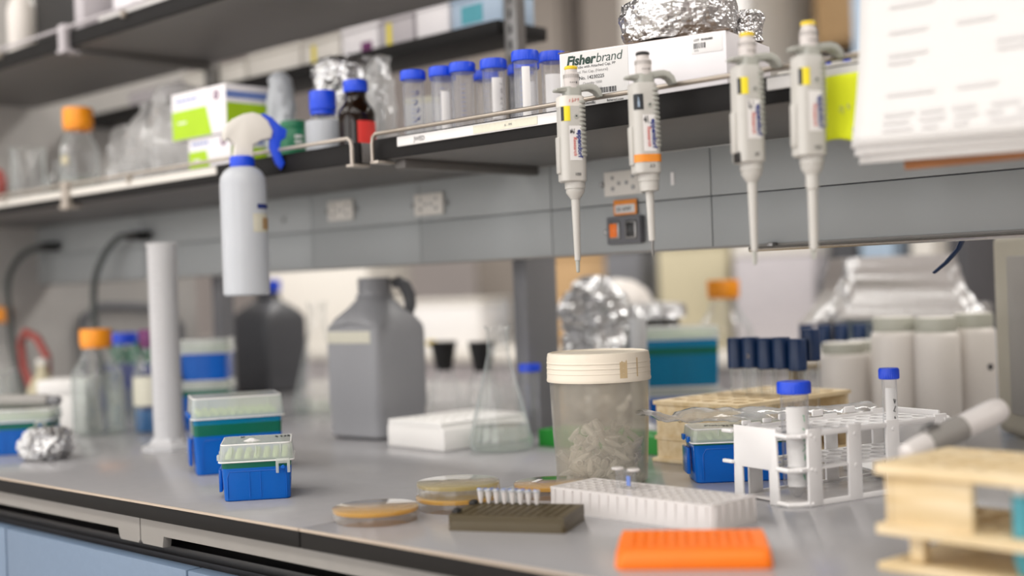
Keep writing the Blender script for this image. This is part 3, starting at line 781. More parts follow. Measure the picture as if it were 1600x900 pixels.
def micro_rack():
    w, d, h = .212, .070, .0255
    cx, cy = corner((-.907, 1.004), R(-2), w, d)
    t = thing('microtube_rack', 'long translucent white microtube rack in front of the jar', 'tube rack', (cx, cy, B), R(-2))
    b = MB(); b.holeplate(16, 5, .0123, .0125, .0050, h-.0025, h, .0072, .0035, 16); b.build('top_plate', 'rackclear', t)
    b = MB()
    b.loft([(0, 0, 0, w+.004, d+.004, .006), (.002, 0, 0, w+.004, d+.004, .006), (h-.002, 0, 0, w, d, .005), (h-.0015, 0, 0, w-.002, d-.002, .005), (.002, 0, 0, w-.001, d-.001, .005)], caps=(False, False), n=5)
    for k in range(17):
        x = (k-8)*.0123
        b.box((x, -d/2-.0008, h*.5), (.0016, .002, h*.85)); b.box((x, d/2+.0008, h*.5), (.0016, .002, h*.85))
    for k in range(6):
        y = (k-2.5)*.0125
        b.box((w/2+.0008, y, h*.5), (.002, .0016, h*.85)); b.box((-w/2-.0008, y, h*.5), (.002, .0016, h*.85))
    b.build('skirt', 'rackclear', t)
    b = MB()
    for i in range(16):
        for j in range(5): b.lathe([(.0050, h-.003), (.0048, .004), (.004, .003)], 10, c=((i-7.5)*.0123, (j-2)*.0125, 0))
    b.build('well_sleeves', 'rackclear', t)
    MB().box((-w/2-.004, -.01, .012), (.008, .022, .003), bev=.001).build('side_tab', 'rackclear', t)
    # two microtubes standing in it
    for k, (i, j, ln) in enumerate(((4.5, 2, .0), (6.5-1, 2, .0))):
        lx, ly = (i-7.5)*.0123+k*.001, (j-2)*.0125
        c, s = math.cos(R(-2)), math.sin(R(-2))
        m = thing('microtube', ['open clear microtube standing in the white rack, left of its neighbour', 'open clear microtube with blue ink standing in the white rack, right of its neighbour'][k], 'microtube', (cx+c*lx-s*ly, cy+s*lx+c*ly, B+.006), R(-2), 'microtubes in the white rack')
        MB().lathe([(0, .0), (.0015, .0005), (.0046, .012), (.0048, .036), (.0058, .0365), (.0058, .038), (.0048, .038)], 16).build('tube_body', 'plasticclear', m)
        MB().lathe(cyl_prof(.0066, .038, .0402, .0005), 18, c=((-1 if k == 0 else 1)*.004, 0, 0)).build('cap', 'rackclear', m)
        if k: MB().box((.001, -.0049, .028), (.005, .0006, .010)).build('ink_mark', 'boxblue', m)
micro_rack()

def orange_rack():
    w, d, h = .130, .084, .0175
    cx, cy = corner((-.673, .821), R(36), w, d)
    t = thing('cooler_rack', 'bright orange flat rack at the front edge, strongly blurred', 'rack', (cx, cy, B), R(36))
    MB().loft([(0, 0, 0, w-.002, d-.002, .007), (.002, 0, 0, w, d, .008), (h-.004, 0, 0, w-.003, d-.003, .008), (h-.001, 0, 0, w-.008, d-.008, .007)], caps=(True, False), n=6).build('rack_base', 'orangered', t)
    b = MB(); b.holeplate(12, 8, .0088, .0088, .0031, h*.4, h, .0085, .0045, 8); b.build('well_plate', 'orangered', t)
orange_rack()

# ------------------------------------------------------------------ conical tubes
def conical(lab, x, y, z, r, h, group, capm='blue', caph=.0115, capr=None, labelm=None, lw=.9, ink=None, inkseed=1, rz=0, skirt=False, tilt=None, lz=(.35, .78)):
    t = thing('centrifuge_tube', lab, 'tube', (x, y, z), rz, group, rot=tilt)
    capr = capr or r*1.2; hb = h-caph
    prof = [(0, .001), (.003, .0005), (r*.95, r*.95), (r, r*1.1), (r*1.02, hb)] if not skirt else [(0, .0005), (r*.98, .0005), (r, .002), (r*1.02, hb)]
    MB().lathe(prof, 30).build('tube_body', 'plasticclear', t)
    if skirt: pass
    cap(t, capm, capr, caph, hb, n=32)
    b = MB()
    for k in range(8):
        zz = hb*(.3+.07*k); b.grid(lambda u, v: ((r*1.022)*math.cos(R(-120+26*u)), (r*1.022)*math.sin(R(-120+26*u)), zz+.0005*v), 4, 1)
    b.build('graduation_marks', 'boxblue', t)
    if labelm:
        b = MB(); a0, a1 = -90-50*lw, -90+50*lw
        b.grid(lambda u, v: (r*1.028*math.cos(R(a0+(a1-a0)*u)), r*1.028*math.sin(R(a0+(a1-a0)*u)), hb*(lz[0]+(lz[1]-lz[0])*v)), 14, 1)
        l = b.build('paper_label', labelm, t)
        if ink:
            rr = random.Random(inkseed); b = MB()
            for k in range(7):
                pts = []
                for q in range(4):
                    a = R(-90+10+18*rr.random()+ (6 if q % 2 else 0)); zz = hb*(lz[0]+(lz[1]-lz[0])*(.08+.12*k+.1*rr.random()))
                    pts.append((r*1.032*math.cos(a), r*1.032*math.sin(a), zz))
                b.tube(pts, .0004 if r > .01 else .0006, 5)
            b.build('handwriting', ink, l)
    elif ink:
        rr = random.Random(inkseed); b = MB()
        for k in range(4):
            pts = []
            for q in range(5):
                a = R(-105+34*rr.random()); zz = hb*(.30+.14*k+.1*rr.random()); pts.append((r*1.03*math.cos(a), r*1.03*math.sin(a), zz))
            b.tube(pts, .0007, 5)
        b.build('handwriting', ink, t)
    return t
FR = R(43.5)
G = 'blue-capped tubes on the middle shelf'
sh = [(-1.279, 1.17, 'blue-capped tube with blue handwriting, at the left end of the shelf row', dict(ink='navyink', inkseed=2)),
      (-1.247, 1.195, 'blue-capped tube second from the left in the shelf row, half hidden by its neighbours', dict()),
      (-1.228, 1.175, 'blue-capped tube with a plain white label, third from the left in the shelf row', dict(labelm='white', lw=.5, lz=(.05, .75))),
      (-1.189, 1.175, 'blue-capped unlabelled tube to the right of the plain white label on the shelf', dict()),
      (-1.215, 1.245, 'blue-capped tube standing in shadow behind the middle of the shelf row', dict()),
      (-1.147, 1.19, 'blue-capped tube with a handwritten white label in the shelf row', dict(labelm='white', lw=.6, ink='greyink', inkseed=5, lz=(.2, .85))),
      (-1.155, 1.25, 'blue-capped tube set back behind the handwritten label tube on the shelf', dict()),
      (-1.122, 1.225, 'blue-capped tube set back just left of the tallest tube on the shelf', dict(labelm='white', lw=.5))]
for x, y, l, k in sh: conical(l, x, y, S, .0142, .094 if k.get('ink') != 'navyink' else .096, G, rz=FR+.35, caph=.013, capr=.0175, skirt=True, **k)
conical('taller blue-capped tube standing just left of the white carton on the shelf', -1.068, 1.165, S, .0142, .090, G, rz=FR, caph=.013, capr=.0172, skirt=True, labelm='white', lw=.4, lz=(.0, .9))
conical('blue-capped tube with white label tucked behind the corner of the white carton', -1.067, 1.215, S, .0142, .094, G, rz=FR, caph=.013, capr=.0172, skirt=True, labelm='white', lw=.9, lz=(.0, .8))
conical('blue-capped conical tube behind the erlenmeyer flask and foam box', -1.370, 1.479, B, .0142, .115, 'blue-capped tubes on the bench', rz=FR, caph=.0125, capr=.0172, skirt=True)

# ------------------------------------------------------------------ white plastic tube rack with two tubes
def white_rack():
    p0 = Vector((-.694, 1.142)); a = R(74)
    L = Vector((math.cos(a), math.sin(a))); W = Vector((-math.sin(a), math.cos(a)))
    ln, wd, h = .245, .094, .080
    c = p0+L*ln/2+W*wd/2
    t = thing('tube_rack', 'white plastic open frame tube rack holding two blue-capped tubes', 'tube rack', (c.x, c.y, B), a)
    # x along length, y across (camera side is y<0); the end panel faces -x
    def plate(z, name):
        b = MB(); b.holeplate(2, 2, .034, .041, .0153, z-.0025, z, 0, .006, 24, (-ln/2+.010+.034, 0))
        n = 7; px = (ln-.02-.068)/n
        b.holeplate(n, 4, px, .0205, .0084, z-.0025, z, 0, .006, 16, (-ln/2+.078+px*n/2, 0))
        return b.build(name, 'white', t)
    plate(.0745, 'top_plate'); plate(.040, 'middle_plate')
    b = MB(); b.box((0, 0, .0025), (ln-.02, wd-.01, .0025), bev=.0005)
    b.build('floor_plate', 'rackclear', t)
    # end panels with two legs
    for s in (-1, 1):
        b = MB(); y0, y1 = -wd/2+.024, wd/2
        poly = [(y0, 0), (y0+.014, 0), (y0+.014, .036), (y1-.014, .036), (y1-.014, 0), (y1, 0), (y1-.002, .080), (y0+.002, .080)]
        b.prism(poly, s*ln/2-.0016, s*ln/2+.0016, 'x', bev=.0007)
        for z in (.073, .040): b.box((s*(ln/2+.003), y1+.006, z), (.005, .016, .004), bev=.0012)
        b.build('end_panel', 'white', t)
        b = MB()                                             # curved corner bars on the camera side
        for z in (.0735, .0385, .003):
            pts = [(s*ln/2, y0+.002, z), (s*(ln/2-.002), y0-.012, z-.001), (s*(ln/2-.012), -wd/2+.006, z-.001), (s*(ln/2-.024), -wd/2, z)]
            b.tube(pts, .0028, 8); b.build('corner_bar', 'white', t); b = MB()
        
    # long side frames: posts and rails
    for s in (-1, 1):
        xs = [-ln/2+.028, -ln/2+.085, -ln/2+.142, ln/2-.028]
        for x in xs:
            b = MB(); b.box((x, s*(wd/2-.001), .04), (.019, .0036, .080), bev=.0008)
            for z in (.07, .037): b.lathe(cyl_prof(.0022, 0, .0016, .0005), 10, mat=Matrix.Translation((x, s*(wd/2+.0002), z)) @ Matrix.Rotation(-s*PI/2, 4, 'X'))
            b.build('side_post', 'white', t)
        b = MB()
        for z, hh in ((.003, .006), (.075, .005)): b.box((0, s*(wd/2-.001), z), (ln-.04, .003, hh), bev=.0007)
        b.build('side_rail', 'white', t)
        if s > 0:
            for x in (-.05, .0, .05):
                MB().box((x, s*(wd/2-.001), .0825), (.016, .003, .007), bev=.0012).build('name_tab', 'white', t)
        for x in (-.085, -.055):
            if s > 0: MB().box((x-.02, s*(wd/2-.001), .0805), (.012, .003, .005), bev=.001).build('name_tab', 'white', t)
    return p0, L, W
p0, L, W = white_rack()
def inrack(u, v): q = p0+L*u+W*v; return q.x, q.y
x, y = inrack(.027, .0265)
conical('fat blue-capped tube with green writing on its label, in the white rack', x, y, B+.006, .0142, .122, 'tubes in the white rack', rz=FR, caph=.013, capr=.0178, labelm='paper', lw=1.0, ink='tubeink', inkseed=3, lz=(.12, .88))
x, y = inrack(.1565, .01625)
conical('thin blue-capped tube with black writing on its white label, standing in the white rack', x, y, B+.006, .0079, .128, 'tubes in the white rack', rz=FR, caph=.012, capr=.0112, labelm='paper', lw=1.0, ink='blackink', inkseed=6, lz=(.15, .92))

# ------------------------------------------------------------------ wooden racks
def wood_rack(lab, p, deg, ln, wd, h, nx, ny, r, m, plates, group='wooden tube racks', endh=None):
    a = R(deg); c, s = math.cos(a), math.sin(a)
    cx, cy = p[0]+c*ln/2-s*wd/2, p[1]+s*ln/2+c*wd/2
    t = thing('wooden_rack', lab, 'rack', (cx, cy, B), a, group)
    px, py = (ln-.03)/nx, (wd-.014)/ny
    for k, (z, th, holes, over) in enumerate(plates):
        b = MB()
        if holes: b.holeplate(nx, ny, px, py, r, z-th, z, .015+over, .007+over*.4, 16)
        else: b.box((0, 0, z-th/2), (ln+2*over, wd+2*over*.4, th), bev=.0008)
        b.build(['top_plate', 'middle_plate', 'bottom_plate'][min(k, 2) if holes else 2], m, t)
    zt, zb = plates[0][0]-plates[0][1], (endh if endh is not None else 0)
    for sgn in (-1, 1):
        MB().box((sgn*(ln/2-.006), 0, (zt+zb)/2), (.007, wd-.006, zt-zb), bev=.0006).build('end_board', m, t)
    return t, (lambda i, j: (cx+c*((i+.5-nx/2)*px)-s*((j+.5-ny/2)*py), cy+s*((i+.5-nx/2)*px)+c*((j+.5-ny/2)*py)))
# rack behind: long axis runs away from the camera
wr, hole = wood_rack('pale wooden tube rack with dark blue capped glass tubes, behind the blue tip box', (-.893, 1.342), 85, .245, .142, .08, 7, 5, .0105, 'woodp', ((.080, .005, True, 0), (.034, .005, True, -.001), (.005, .005, False, .004)))
MB().box((-.1215, -.012, .05), (.0012, .05, .02), bev=.0004).build('scorch_mark', 'stain', wr)
def culture_tube(lab, x, y, z, h, group, r=.0085, capr=.0108, caph=.038, ink=False):
    t = thing('culture_tube', lab, 'tube', (x, y, z), .3, group)
    MB().lathe([(0, .0005), (r*.6, .002), (r, r), (r, h-.006)], 22).build('glass_tube', 'glass', t)
    c = ribbed_cap(capr, caph, 14, 0, .0004).build('slip_cap', 'darkblue', t, (0, 0, h-caph))
    if ink: scribble('scratched_letters', 'trim', c, (-.002, -capr-.0002, .012), (PI/2, 0, .3), .008, .008, 8, 4, .00035)
    return t
ct = ['leftmost dark blue capped glass tube of the near row in the pale wooden rack', 'dark blue capped glass tube with scratched letters on its cap, second from the left', 'dark blue capped glass tube just right of the one with scratched letters',
      'dark blue capped glass tube with a speckled cap, third from right in the near group', 'dark blue capped glass tube rightmost of the lower caps in the pale rack', 'taller dark blue capped glass tube rising behind the right end of the near group']
for k, (i, j, h) in enumerate(((4, 4, .150), (4, 3, .151), (4, 2, .150), (4, 1, .151), (4, 0, .149), (5, 0, .160))):
    x, y = hole(i, j); culture_tube(ct[k], x, y, B+.0052, h, 'culture tubes in the pale wooden rack', ink=(k == 1), r=.0092, capr=.0126, caph=.042)
# darker rack behind the short bottles
wr2, hole2 = wood_rack('darker brown wooden rack with blue caps behind the short white bottles', (-1.21, 1.975), 12, .22, .075, .08, 6, 2, .0125, 'woodd', ((.080, .005, True, 0), (.034, .005, True, -.001), (.005, .005, False, .004)))
for k in range(6):
    x, y = hole2(k, 0)
    culture_tube(['dark blue cap leftmost in the far row behind the near tubes', 'dark blue cap second from the left in the far row', 'dark blue cap third from the left in the far row', 'dark blue cap fourth from the left in the far row', 'dark blue cap second from the right in the far row', 'dark blue cap at the right end of the far row'][k]+', in the darker rack',
        x, y, B+.0052, .146, 'culture tubes in the darker rack', r=.0105, capr=.0128)

# foreground rack
fr, hole3 = wood_rack('big pale wooden rack in the right foreground, strongly blurred', (-.497, .946), -5, .30, .112, .1, 10, 4, .0098, 'woodp', ((.086, .009, True, .004), (.037, .008, True, .004), (.006, .006, False, .004)), endh=.037)
for sgn in (-1, 1):
    for q in (-1, 1): MB().box((sgn*.125, q*.042, .019), (.012, .010, .023), bev=.0006).build('foot_post', 'woodp', fr)
MB().box((-.108, -.050, .057), (.070, .006, .040), bev=.0006).build('front_board', 'woodp', fr)
for k, (i, j, m) in enumerate(((3, 0, 'tealtube'), (4, 0, 'dgreen'), (5, 0, 'tealtube'), (6, 0, 'tealtube'), (3, 1, 'tealtube'), (4, 1, 'tealtube'))):
    x, y = hole3(i, j)
    t = thing('cryo_tube', ['teal tube leftmost inside the foreground wooden rack, front row', 'green tube between teal ones inside the foreground wooden rack', 'teal tube just right of the green one inside the foreground wooden rack', 'teal tube second to the right of the green one inside the foreground rack', 'teal tube leftmost of the row behind, inside the foreground rack', 'teal tube second of the row behind, inside the foreground rack'][k], 'tube', (x, y, B+.0065), 0, 'coloured tubes in the foreground rack')
    MB().lathe([(0, 0), (.004, .001), (.0078, .012), (.0078, .062), (0, .062)], 20).build('tube_body', 'plasticclear' if k == 9 else m, t)
    MB().lathe(cyl_prof(.0085, .062, .0745, .001), 20).build('tube_cap', 'offwhite', t)

# ------------------------------------------------------------------ white carton on the shelf with foil-wrapped things
def carton():
    p = (-.967, 1.113); a = R(11.3); w, d, h = .205, .13, .0665
    cx, cy = corner(p, a, w, d)
    t = thing('cardboard_box', 'long white carton with printed label on the shelf behind the pipettes', 'box', (cx, cy, S), a)
    MB().box((0, 0, h/2), (w, d, h-.001), bev=.0012).build('carton_body', 'card', t)
    MB().box((0, .001, h-.0003), (w-.003, d-.004, .0012), bev=.0003).build('carton_top', 'brown_card', t)
    for x in (-w/2+.006, -.009, w/2-.004): MB().box((x, -d/2+.0025, h+.0003), (.015, .006, .0012), bev=.0004).build('torn_flap', 'brown_card', t)
    yf = -d/2-.0003; x0 = -w/2
    pl = MB().box((x0+.045, yf, h/2), (.086, .0004, h-.004)).build('label_panel', 'paper', t)
    def tx(s, x, z, size, m='blackink', **k): return text('lettering', s, size, m, pl, (x0+x, yf-.0004, h-z), **k)
    fo = tx('Fisher', .0095, .0158, .0150, 'greenink', shear=.2, bold=.0006, spacing=1.0)
    tx('brand', .0095+max(v.co.x for v in fo.data.vertices)-.0010, .0158, .0150, 'greenink', shear=.2, bold=-.00005, spacing=.95)
    tx('PCR Tube with Attached Cap, PP', .0125, .0205, .0044, 'blackink')
    tx('0.2 ml. Flat Cap, (Natural)', .0165, .0262, .0044, 'greyink')
    tx('Cat No. 14230225', .0155, .0335, .0056, 'blackink', bold=.00006)
    tx('Quantity 1000', .0300, .0395, .0042, 'greyink')
    tx('Made in E.U.', .036, .0455, .0036, 'greyink')
    tx('fisher scientific', .018, .0620, .0046, 'blackink', bold=.00006)
    tx('fishersci.com', .0600, .0615, .0040, 'blackink', bold=.00004)
    b = MB(); q = random.Random(3); x = x0+.050
    while x < x0+.073:
        wd = q.choice((.0005, .0008, .0012)); b.box((x, yf-.0004, h-.0480), (wd, .0002, .006)); x += wd+q.choice((.0005, .0009))
    b.build('barcode', 'blackink', pl)
    st = MB().box((w/2-.022, yf, h-.0125), (.036, .0004, .0185), bev=.0001).build('lot_sticker', 'white', t)
    text('lettering', 'LOT  00406088', .0034, 'blackink', st, (w/2-.037, yf-.0004, h-.0085), bold=.00008)
    b = MB(); x = w/2-.037
    while x < w/2-.024:
        wd = q.choice((.0005, .0008, .0012)); b.box((x, yf-.0004, h-.0135), (wd, .0002, .006)); x += wd+q.choice((.0005, .0009))
    b.build('barcode', 'blackink', st)
    text('lettering', '7213', .0026, 'blackink', st, (w/2-.037, yf-.0004, h-.0195))
    return cx, cy, a, h
cx, cy, a, h = carton()
f = crumple(MB(), [(.02, 0), (.058, .001), (.064, .012), (.066, .03), (.062, .048), (.045, .056), (0.002, .058)], .0045, 34, 3, 200, 90, fine=.0012).build('foil_wrapped_dish', 'foil', None, (cx+.020, cy+.002, S+h+.0015), ang=12)
tag(f, 'large foil-wrapped round bundle resting on the white carton', 'foil parcel', 'foil parcels on the white carton')
f = crumple(MB(), [(.010, 0), (.0185, .001), (.0185, .018), (.019, .032), (.015, .037), (.001, .038)], .003, 60, 8, 110, 60, fine=.0012).build('foil_wrapped_dish', 'foil', None, (cx+math.cos(a)*.083-math.sin(a)*.044, cy+math.sin(a)*.083+math.cos(a)*.044, S+h+.0015), ang=12)
tag(f, 'small foil-wrapped bundle at the back corner of the white carton', 'foil parcel', 'foil parcels on the white carton')

# ------------------------------------------------------------------ green and white cartons, other shelf goods
def lime_carton(lab, x0, y0, z, w, d, h, slant):
    t = thing('glove_carton', lab, 'box', (x0+w/2, y0+d/2, z), 0, 'lime and white cartons on the shelf')
    MB().box((0, 0, h/2), (w, d, h), bev=.0012).build('carton_body', 'card', t)
    b = MB(); f = -d/2-.0005
    b.prism([(-w/2+.002, .001), (w*slant, .001), (w*(slant-.09), h*.62), (-w/2+.002, h*.62)], f, f+.0004, 'y'); b.build('lime_print', 'lime', t)
    b = MB(); b.prism([(-d/2+.002, h*.02), (d/2-.002, h*.02), (d/2-.002, h*.62), (-d/2+.002, h*.62)], w/2, w/2+.0005, 'x'); b.build('lime_print', 'lime', t)
    b = MB(); b.prism([(-d/2+.002, h*.72), (d/2-.002, h*.72), (d/2-.002, h*.86), (-d/2+.002, h*.86)], w/2, w/2+.0005, 'x'); b.build('blue_stripe', 'boxblue', t)
    m = Matrix.Translation((w*.34, -d/2, h*.80)) @ Matrix.Rotation(PI/2, 4, 'X')
    MB().lathe([(.0035, .0), (.0075, .0), (.0075, .0005), (.0035, .0005)], 20, mat=m).build('round_mark', 'purple', t)
    b = MB()
    for k in range(5): b.box((-w*.38+k*w*.085, f, h*.83), (w*.06, .0004, .004))
    b.build('print_line', 'boxblue', t)
    b = MB(); b.box((-w*.3, f-.0002, h*.36), (w*.16, .0004, .003)); b.build('white_print', 'white', t)
    return t
lime_carton('lime and white carton, lower of the two stacked behind the spray bottle head', -1.80, 1.15, S+.0005, .118, .075, .0555, .02)
lime_carton('large lime and white carton with a round purple mark, topmost of the two stacked', -1.838, 1.145, S+.0565, .154, .118, .076, .24)

t = thing('reagent_jar', 'squat dark green jar with white marks behind the blue trigger', 'jar', (-1.548, 1.172, S))
MB().lathe([(0, 0), (.021, 0), (.0225, .003), (.0225, .042), (.019, .048), (0, .048)], 32).build('jar_body', 'dgreen', t)
ribbed_cap(.0205, .011, 30).build('lid', 'dgreen', t, (0, 0, .0475))
b = MB()
for k in range(3): b.grid(lambda u, v: (.0228*math.cos(R(-36+30*u)), .0228*math.sin(R(-36+30*u)), .016+.008*k+.004*v), 6, 1)
b.build('white_marks', 'white', t)
f = crumple(MB(), [(.015, 0), (.023, .001), (.024, .05), (.021, .10), (.017, .14), (.008, .152)], .006, 35, 21, 40, 26).build('plastic_pouch', 'hdpe', None, (-1.653, 1.228, S), ang=25)
tag(f, 'upright crumpled translucent pouch behind the green bottle on the shelf', 'pouch')
t = thing('foil_covered_beaker', 'glass beaker with crinkled foil over its top behind the brown bottle', 'beaker', (-1.568, 1.30, S))
MB().lathe([(0, .001), (.05, .001), (.053, .005), (.053, .118), (.0515, .118), (.0515, .006), (0, .004)], 40).build('beaker_body', 'glass', t)
crumple(MB(), [(.058, .095), (.0575, .115), (.057, .155), (.05, .166), (.003, .168)], .006, 38, 12, 120, 50, fine=.002).build('foil_cover', 'foil', t, ang=12)
f = crumple(MB(), [(.015, 0), (.022, .002), (.023, .06), (.021, .12), (.016, .155), (.004, .16)], .007, 30, 33, 40, 28).build('plastic_bag', 'bagwhite', None, (-1.480, 1.287, S), ang=20)
tag(f, 'clear crumpled plastic bag right of the foil-covered beaker on the shelf', 'bag')
t = thing('small_carton', 'small white carton at the back of the shelf left of the first tube', 'box', (-1.458, 1.352, S), R(20))
MB().box((0, 0, .048), (.05, .03, .096), bev=.001).build('carton_body', 'paper', t); MB().box((0, 0, .092), (.0508, .0308, .01), bev=.0008).build('tuck_flap', 'tapecream', t)

def bag_item(lab, x, y, secs, amp, fr, sd, m='bagwhite', name='plastic_bag', grp='clear plastic bags on the shelf', tilt=(0, 0, 0)):
    f = crumple(MB(), secs, amp, fr, sd, 40, 26).build(name, m, None, (x, y, S), ang=22, rot=tilt); return tag(f, lab, 'bag', grp)
bag_item('clear crumpled bag leaning tall against the left side of the lime carton', -1.935, 1.22, [(.03, 0), (.05, .002), (.055, .05), (.05, .12), (.035, .165), (.005, .175)], .012, 24, 41)
bag_item('clear crumpled bag in the middle, right of the orange-capped shelf bottle', -2.055, 1.25, [(.03, 0), (.05, .002), (.06, .05), (.05, .11), (.03, .15), (.005, .16)], .014, 22, 52)
bag_item('low flat clear bag lying at the rail in front of the taller bags', -1.99, 1.15, [(.02, 0), (.035, .001), (.036, .02), (.028, .035), (.004, .04)], .008, 30, 63)
bag_item('clear bag bulging behind the orange-capped shelf bottle', -2.20, 1.285, [(.03, 0), (.045, .002), (.048, .04), (.045, .10), (.03, .13), (.005, .135)], .013, 24, 74)

def beaker(lab, x, y, z, r, h, group=None, liq=None):
    t = thing('glass_beaker', lab, 'beaker', (x, y, z), 0, group)
    MB().lathe([(0, .001), (r*.93, .0005), (r, .006), (r*1.01, h-.004), (r*1.07, h), (r*1.04, h+.0006), (r*.97, h-.004), (r*.96, .006), (0, .004)], 36).build('beaker_wall', 'glass', t)
    b = MB()
    for k in range(6): b.grid(lambda u, v: (r*1.012*math.cos(R(-110+25*u)), r*1.012*math.sin(R(-110+25*u)), h*.25+k*h*.1+.0008*v), 4, 1)
    b.build('graduation_marks', 'white', t)
    return t
beaker('tall clear glass beaker on the shelf near the left border', -2.375, 1.16, S, .032, .10)
t = thing('round_flask', 'small round-bottomed glass flask at the rail left of the orange-capped shelf bottle', 'flask', (-2.24, 1.15, S))
MB().lathe([(0, .0), (.008, .001), (.017, .008), (.0215, .02), (.018, .033), (.009, .041), (.0075, .046), (.0075, .062), (.0095, .064)], 28).build('flask_body', 'glass', t)
MB().lathe([(0, .002), (.008, .003), (.016, .009), (.0195, .017), (0, .017)], 24).build('liquid', 'liquid', t)
t = thing('glass_vial', 'narrow glass vial between the shelf beaker and the orange-capped bottle', 'vial', (-2.30, 1.20, S))
MB().lathe([(0, .0), (.013, 0), (.014, .003), (.014, .066), (.009, .076), (.009, .09)], 24).build('vial_body', 'glass', t); MB().lathe(cyl_prof(.0105, .088, .10), 20).build('stopper', 'white', t)
t = thing('tubing_coil', 'dark red rubber tubing coil at the left border on the shelf', 'tubing', (-2.56, 1.18, S))
b = MB()
for k in range(4): b.tube([(.033*math.cos(2*PI*q/26), .004*k-.01, .040+.033*math.sin(2*PI*q/26)+.001*k) for q in range(26)], .0042, 8, closed=True)
b.build('coil', 'pinktube', t); MB().box((-.008, -.018, .012), (.03, .012, .024), bev=.004).build('cream_clamp', 'cream', t); MB().box((-.034, -.016, .008), (.02, .014, .016), bev=.003).build('green_base', 'dgreen', t)

# strip holder right of the pipettes and sticky note
t = thing('label_tray', 'low white tray of blue and white labels behind the fourth pipette', 'tray', (-.60, 1.137, S+.0004))
MB().box((0, 0, .002), (.16, .05, .004), bev=.0008).build('tray_body', 'offwhite', t)
for k in range(6):
    MB().box((-.058+.021*k, -.012, .0085), (.012, .022, .009), bev=.002).build('white_label', 'paper', t)
    MB().box((-.047+.021*k, -.012, .0082), (.007, .02, .008), bev=.0005).build('blue_tab', 'blue', t)
def sticky():
    t = thing('sticky_note', 'bright yellow sticky note hanging from the shelf edge beside the fourth pipette', 'note', (-.583, 1.0985, 1.297))
    b = MB(); b.grid(lambda u, v: (-.036+.076*u, -.0012-.004*v*v-.0018*math.sin(5*u+6*v), +.030-.062*v-.004*u*v+.002*math.sin(9*u)*v), 16, 16)
    o = b.build('note_sheet', 'sticky', t); sm = o.modifiers.new('thickness', 'SOLIDIFY'); sm.thickness = .0003
    scribble('handwriting', 'greyink', t, (-.018, -.0085, -.010), (PI/2, 0, .1), .04, .012, 12, 5, .0004)
    scribble('handwriting', 'greyink', t, (-.012, -.0085, -.030), (PI/2, 0, .1), .03, .008, 15, 3, .0004)
sticky()

# ------------------------------------------------------------------ hanging spray bottle
def spray():
    t = thing('spray_bottle', 'white translucent spray bottle with blue collar hanging from the shelf rail by its trigger', 'spray bottle', (-1.512, 1.052, 1.138), R(62))
    r = .0325
    MB().lathe([(0, .001), (r-.003, 0), (r, .003), (r, .155), (r-.001, .166), (r-.006, .175), (.020, .180), (.0145, .182), (0, .182)], 40).build('bottle_body', 'hdpe', t)
    ribbed_cap(.0172, .015, 30).build('collar', 'blue', t, (0, 0, .181))
    def P(px, py): return ((px-385)/1107/.95, .181+(262-py)/1107)
    head = [P(*q) for q in ((357, 214), (361, 199), (372, 188), (388, 180), (402, 177), (413, 180), (424, 190), (431, 206), (428, 218), (414, 221), (402, 228), (400, 250), (372, 250), (374, 228), (366, 219), (360, 222))]
    b = MB(); b.prism(head, -.0115, .0115, 'y', bev=.004); b.build('spray_head', 'offwhite', t)
    trig = [(P(*q)[0]+.006, P(*q)[1]) for q in ((404, 182), (412, 178), (424, 184), (436, 197), (446, 204), (444, 216), (436, 222), (434, 236), (441, 256), (436, 266), (428, 258), (419, 232), (420, 212), (411, 196))]
    b = MB(); b.prism(trig, -.007, .007, 'y', bev=.0025); b.build('trigger', 'blue', t)
    MB().tube([(.004, 0, .172), (.002, 0, .1), (-.006, .002, .01)], .0028, 8).build('dip_tube', 'offwhite', t)
    b = MB(); b.grid(lambda u, v: ((r+.0006)*math.cos(R(-75+52*u)), (r+.0006)*math.sin(R(-75+52*u)), .088+.026*v), 10, 2); l = b.build('cream_label', 'tapecream', t)
    b = MB(); b.grid(lambda u, v: ((r+.0009)*math.cos(R(-48+30*u)), (r+.0009)*math.sin(R(-48+30*u)), .092+.016*v), 8, 2); b.build('tan_print', 'tan', l)
    b = MB(); b.grid(lambda u, v: ((r+.0006)*math.cos(R(-62+45*u)), (r+.0006)*math.sin(R(-62+45*u)), .121+.0065*v), 8, 1); b.build('blue_print', 'navyink', t)
spray()

# ------------------------------------------------------------------ pipettes
def front_patch(cx, wx, wy, r, x0, x1, z0, z1, off, n=12):
    """skin over the front (-y) of a rounded rectangle between x0 and x1"""
    b = MB()
    def y(x):
        e = abs(x-cx)-(wx/2-r)
        if e <= 0: return -wy/2-off
        e = min(e, r-1e-6); return -(wy/2-r)-math.sqrt(r*r-e*e)-off
    b.grid(lambda u, v: (x0+(x1-x0)*u, y(x0+(x1-x0)*u), z0+(z1-z0)*v), n, 1); return b

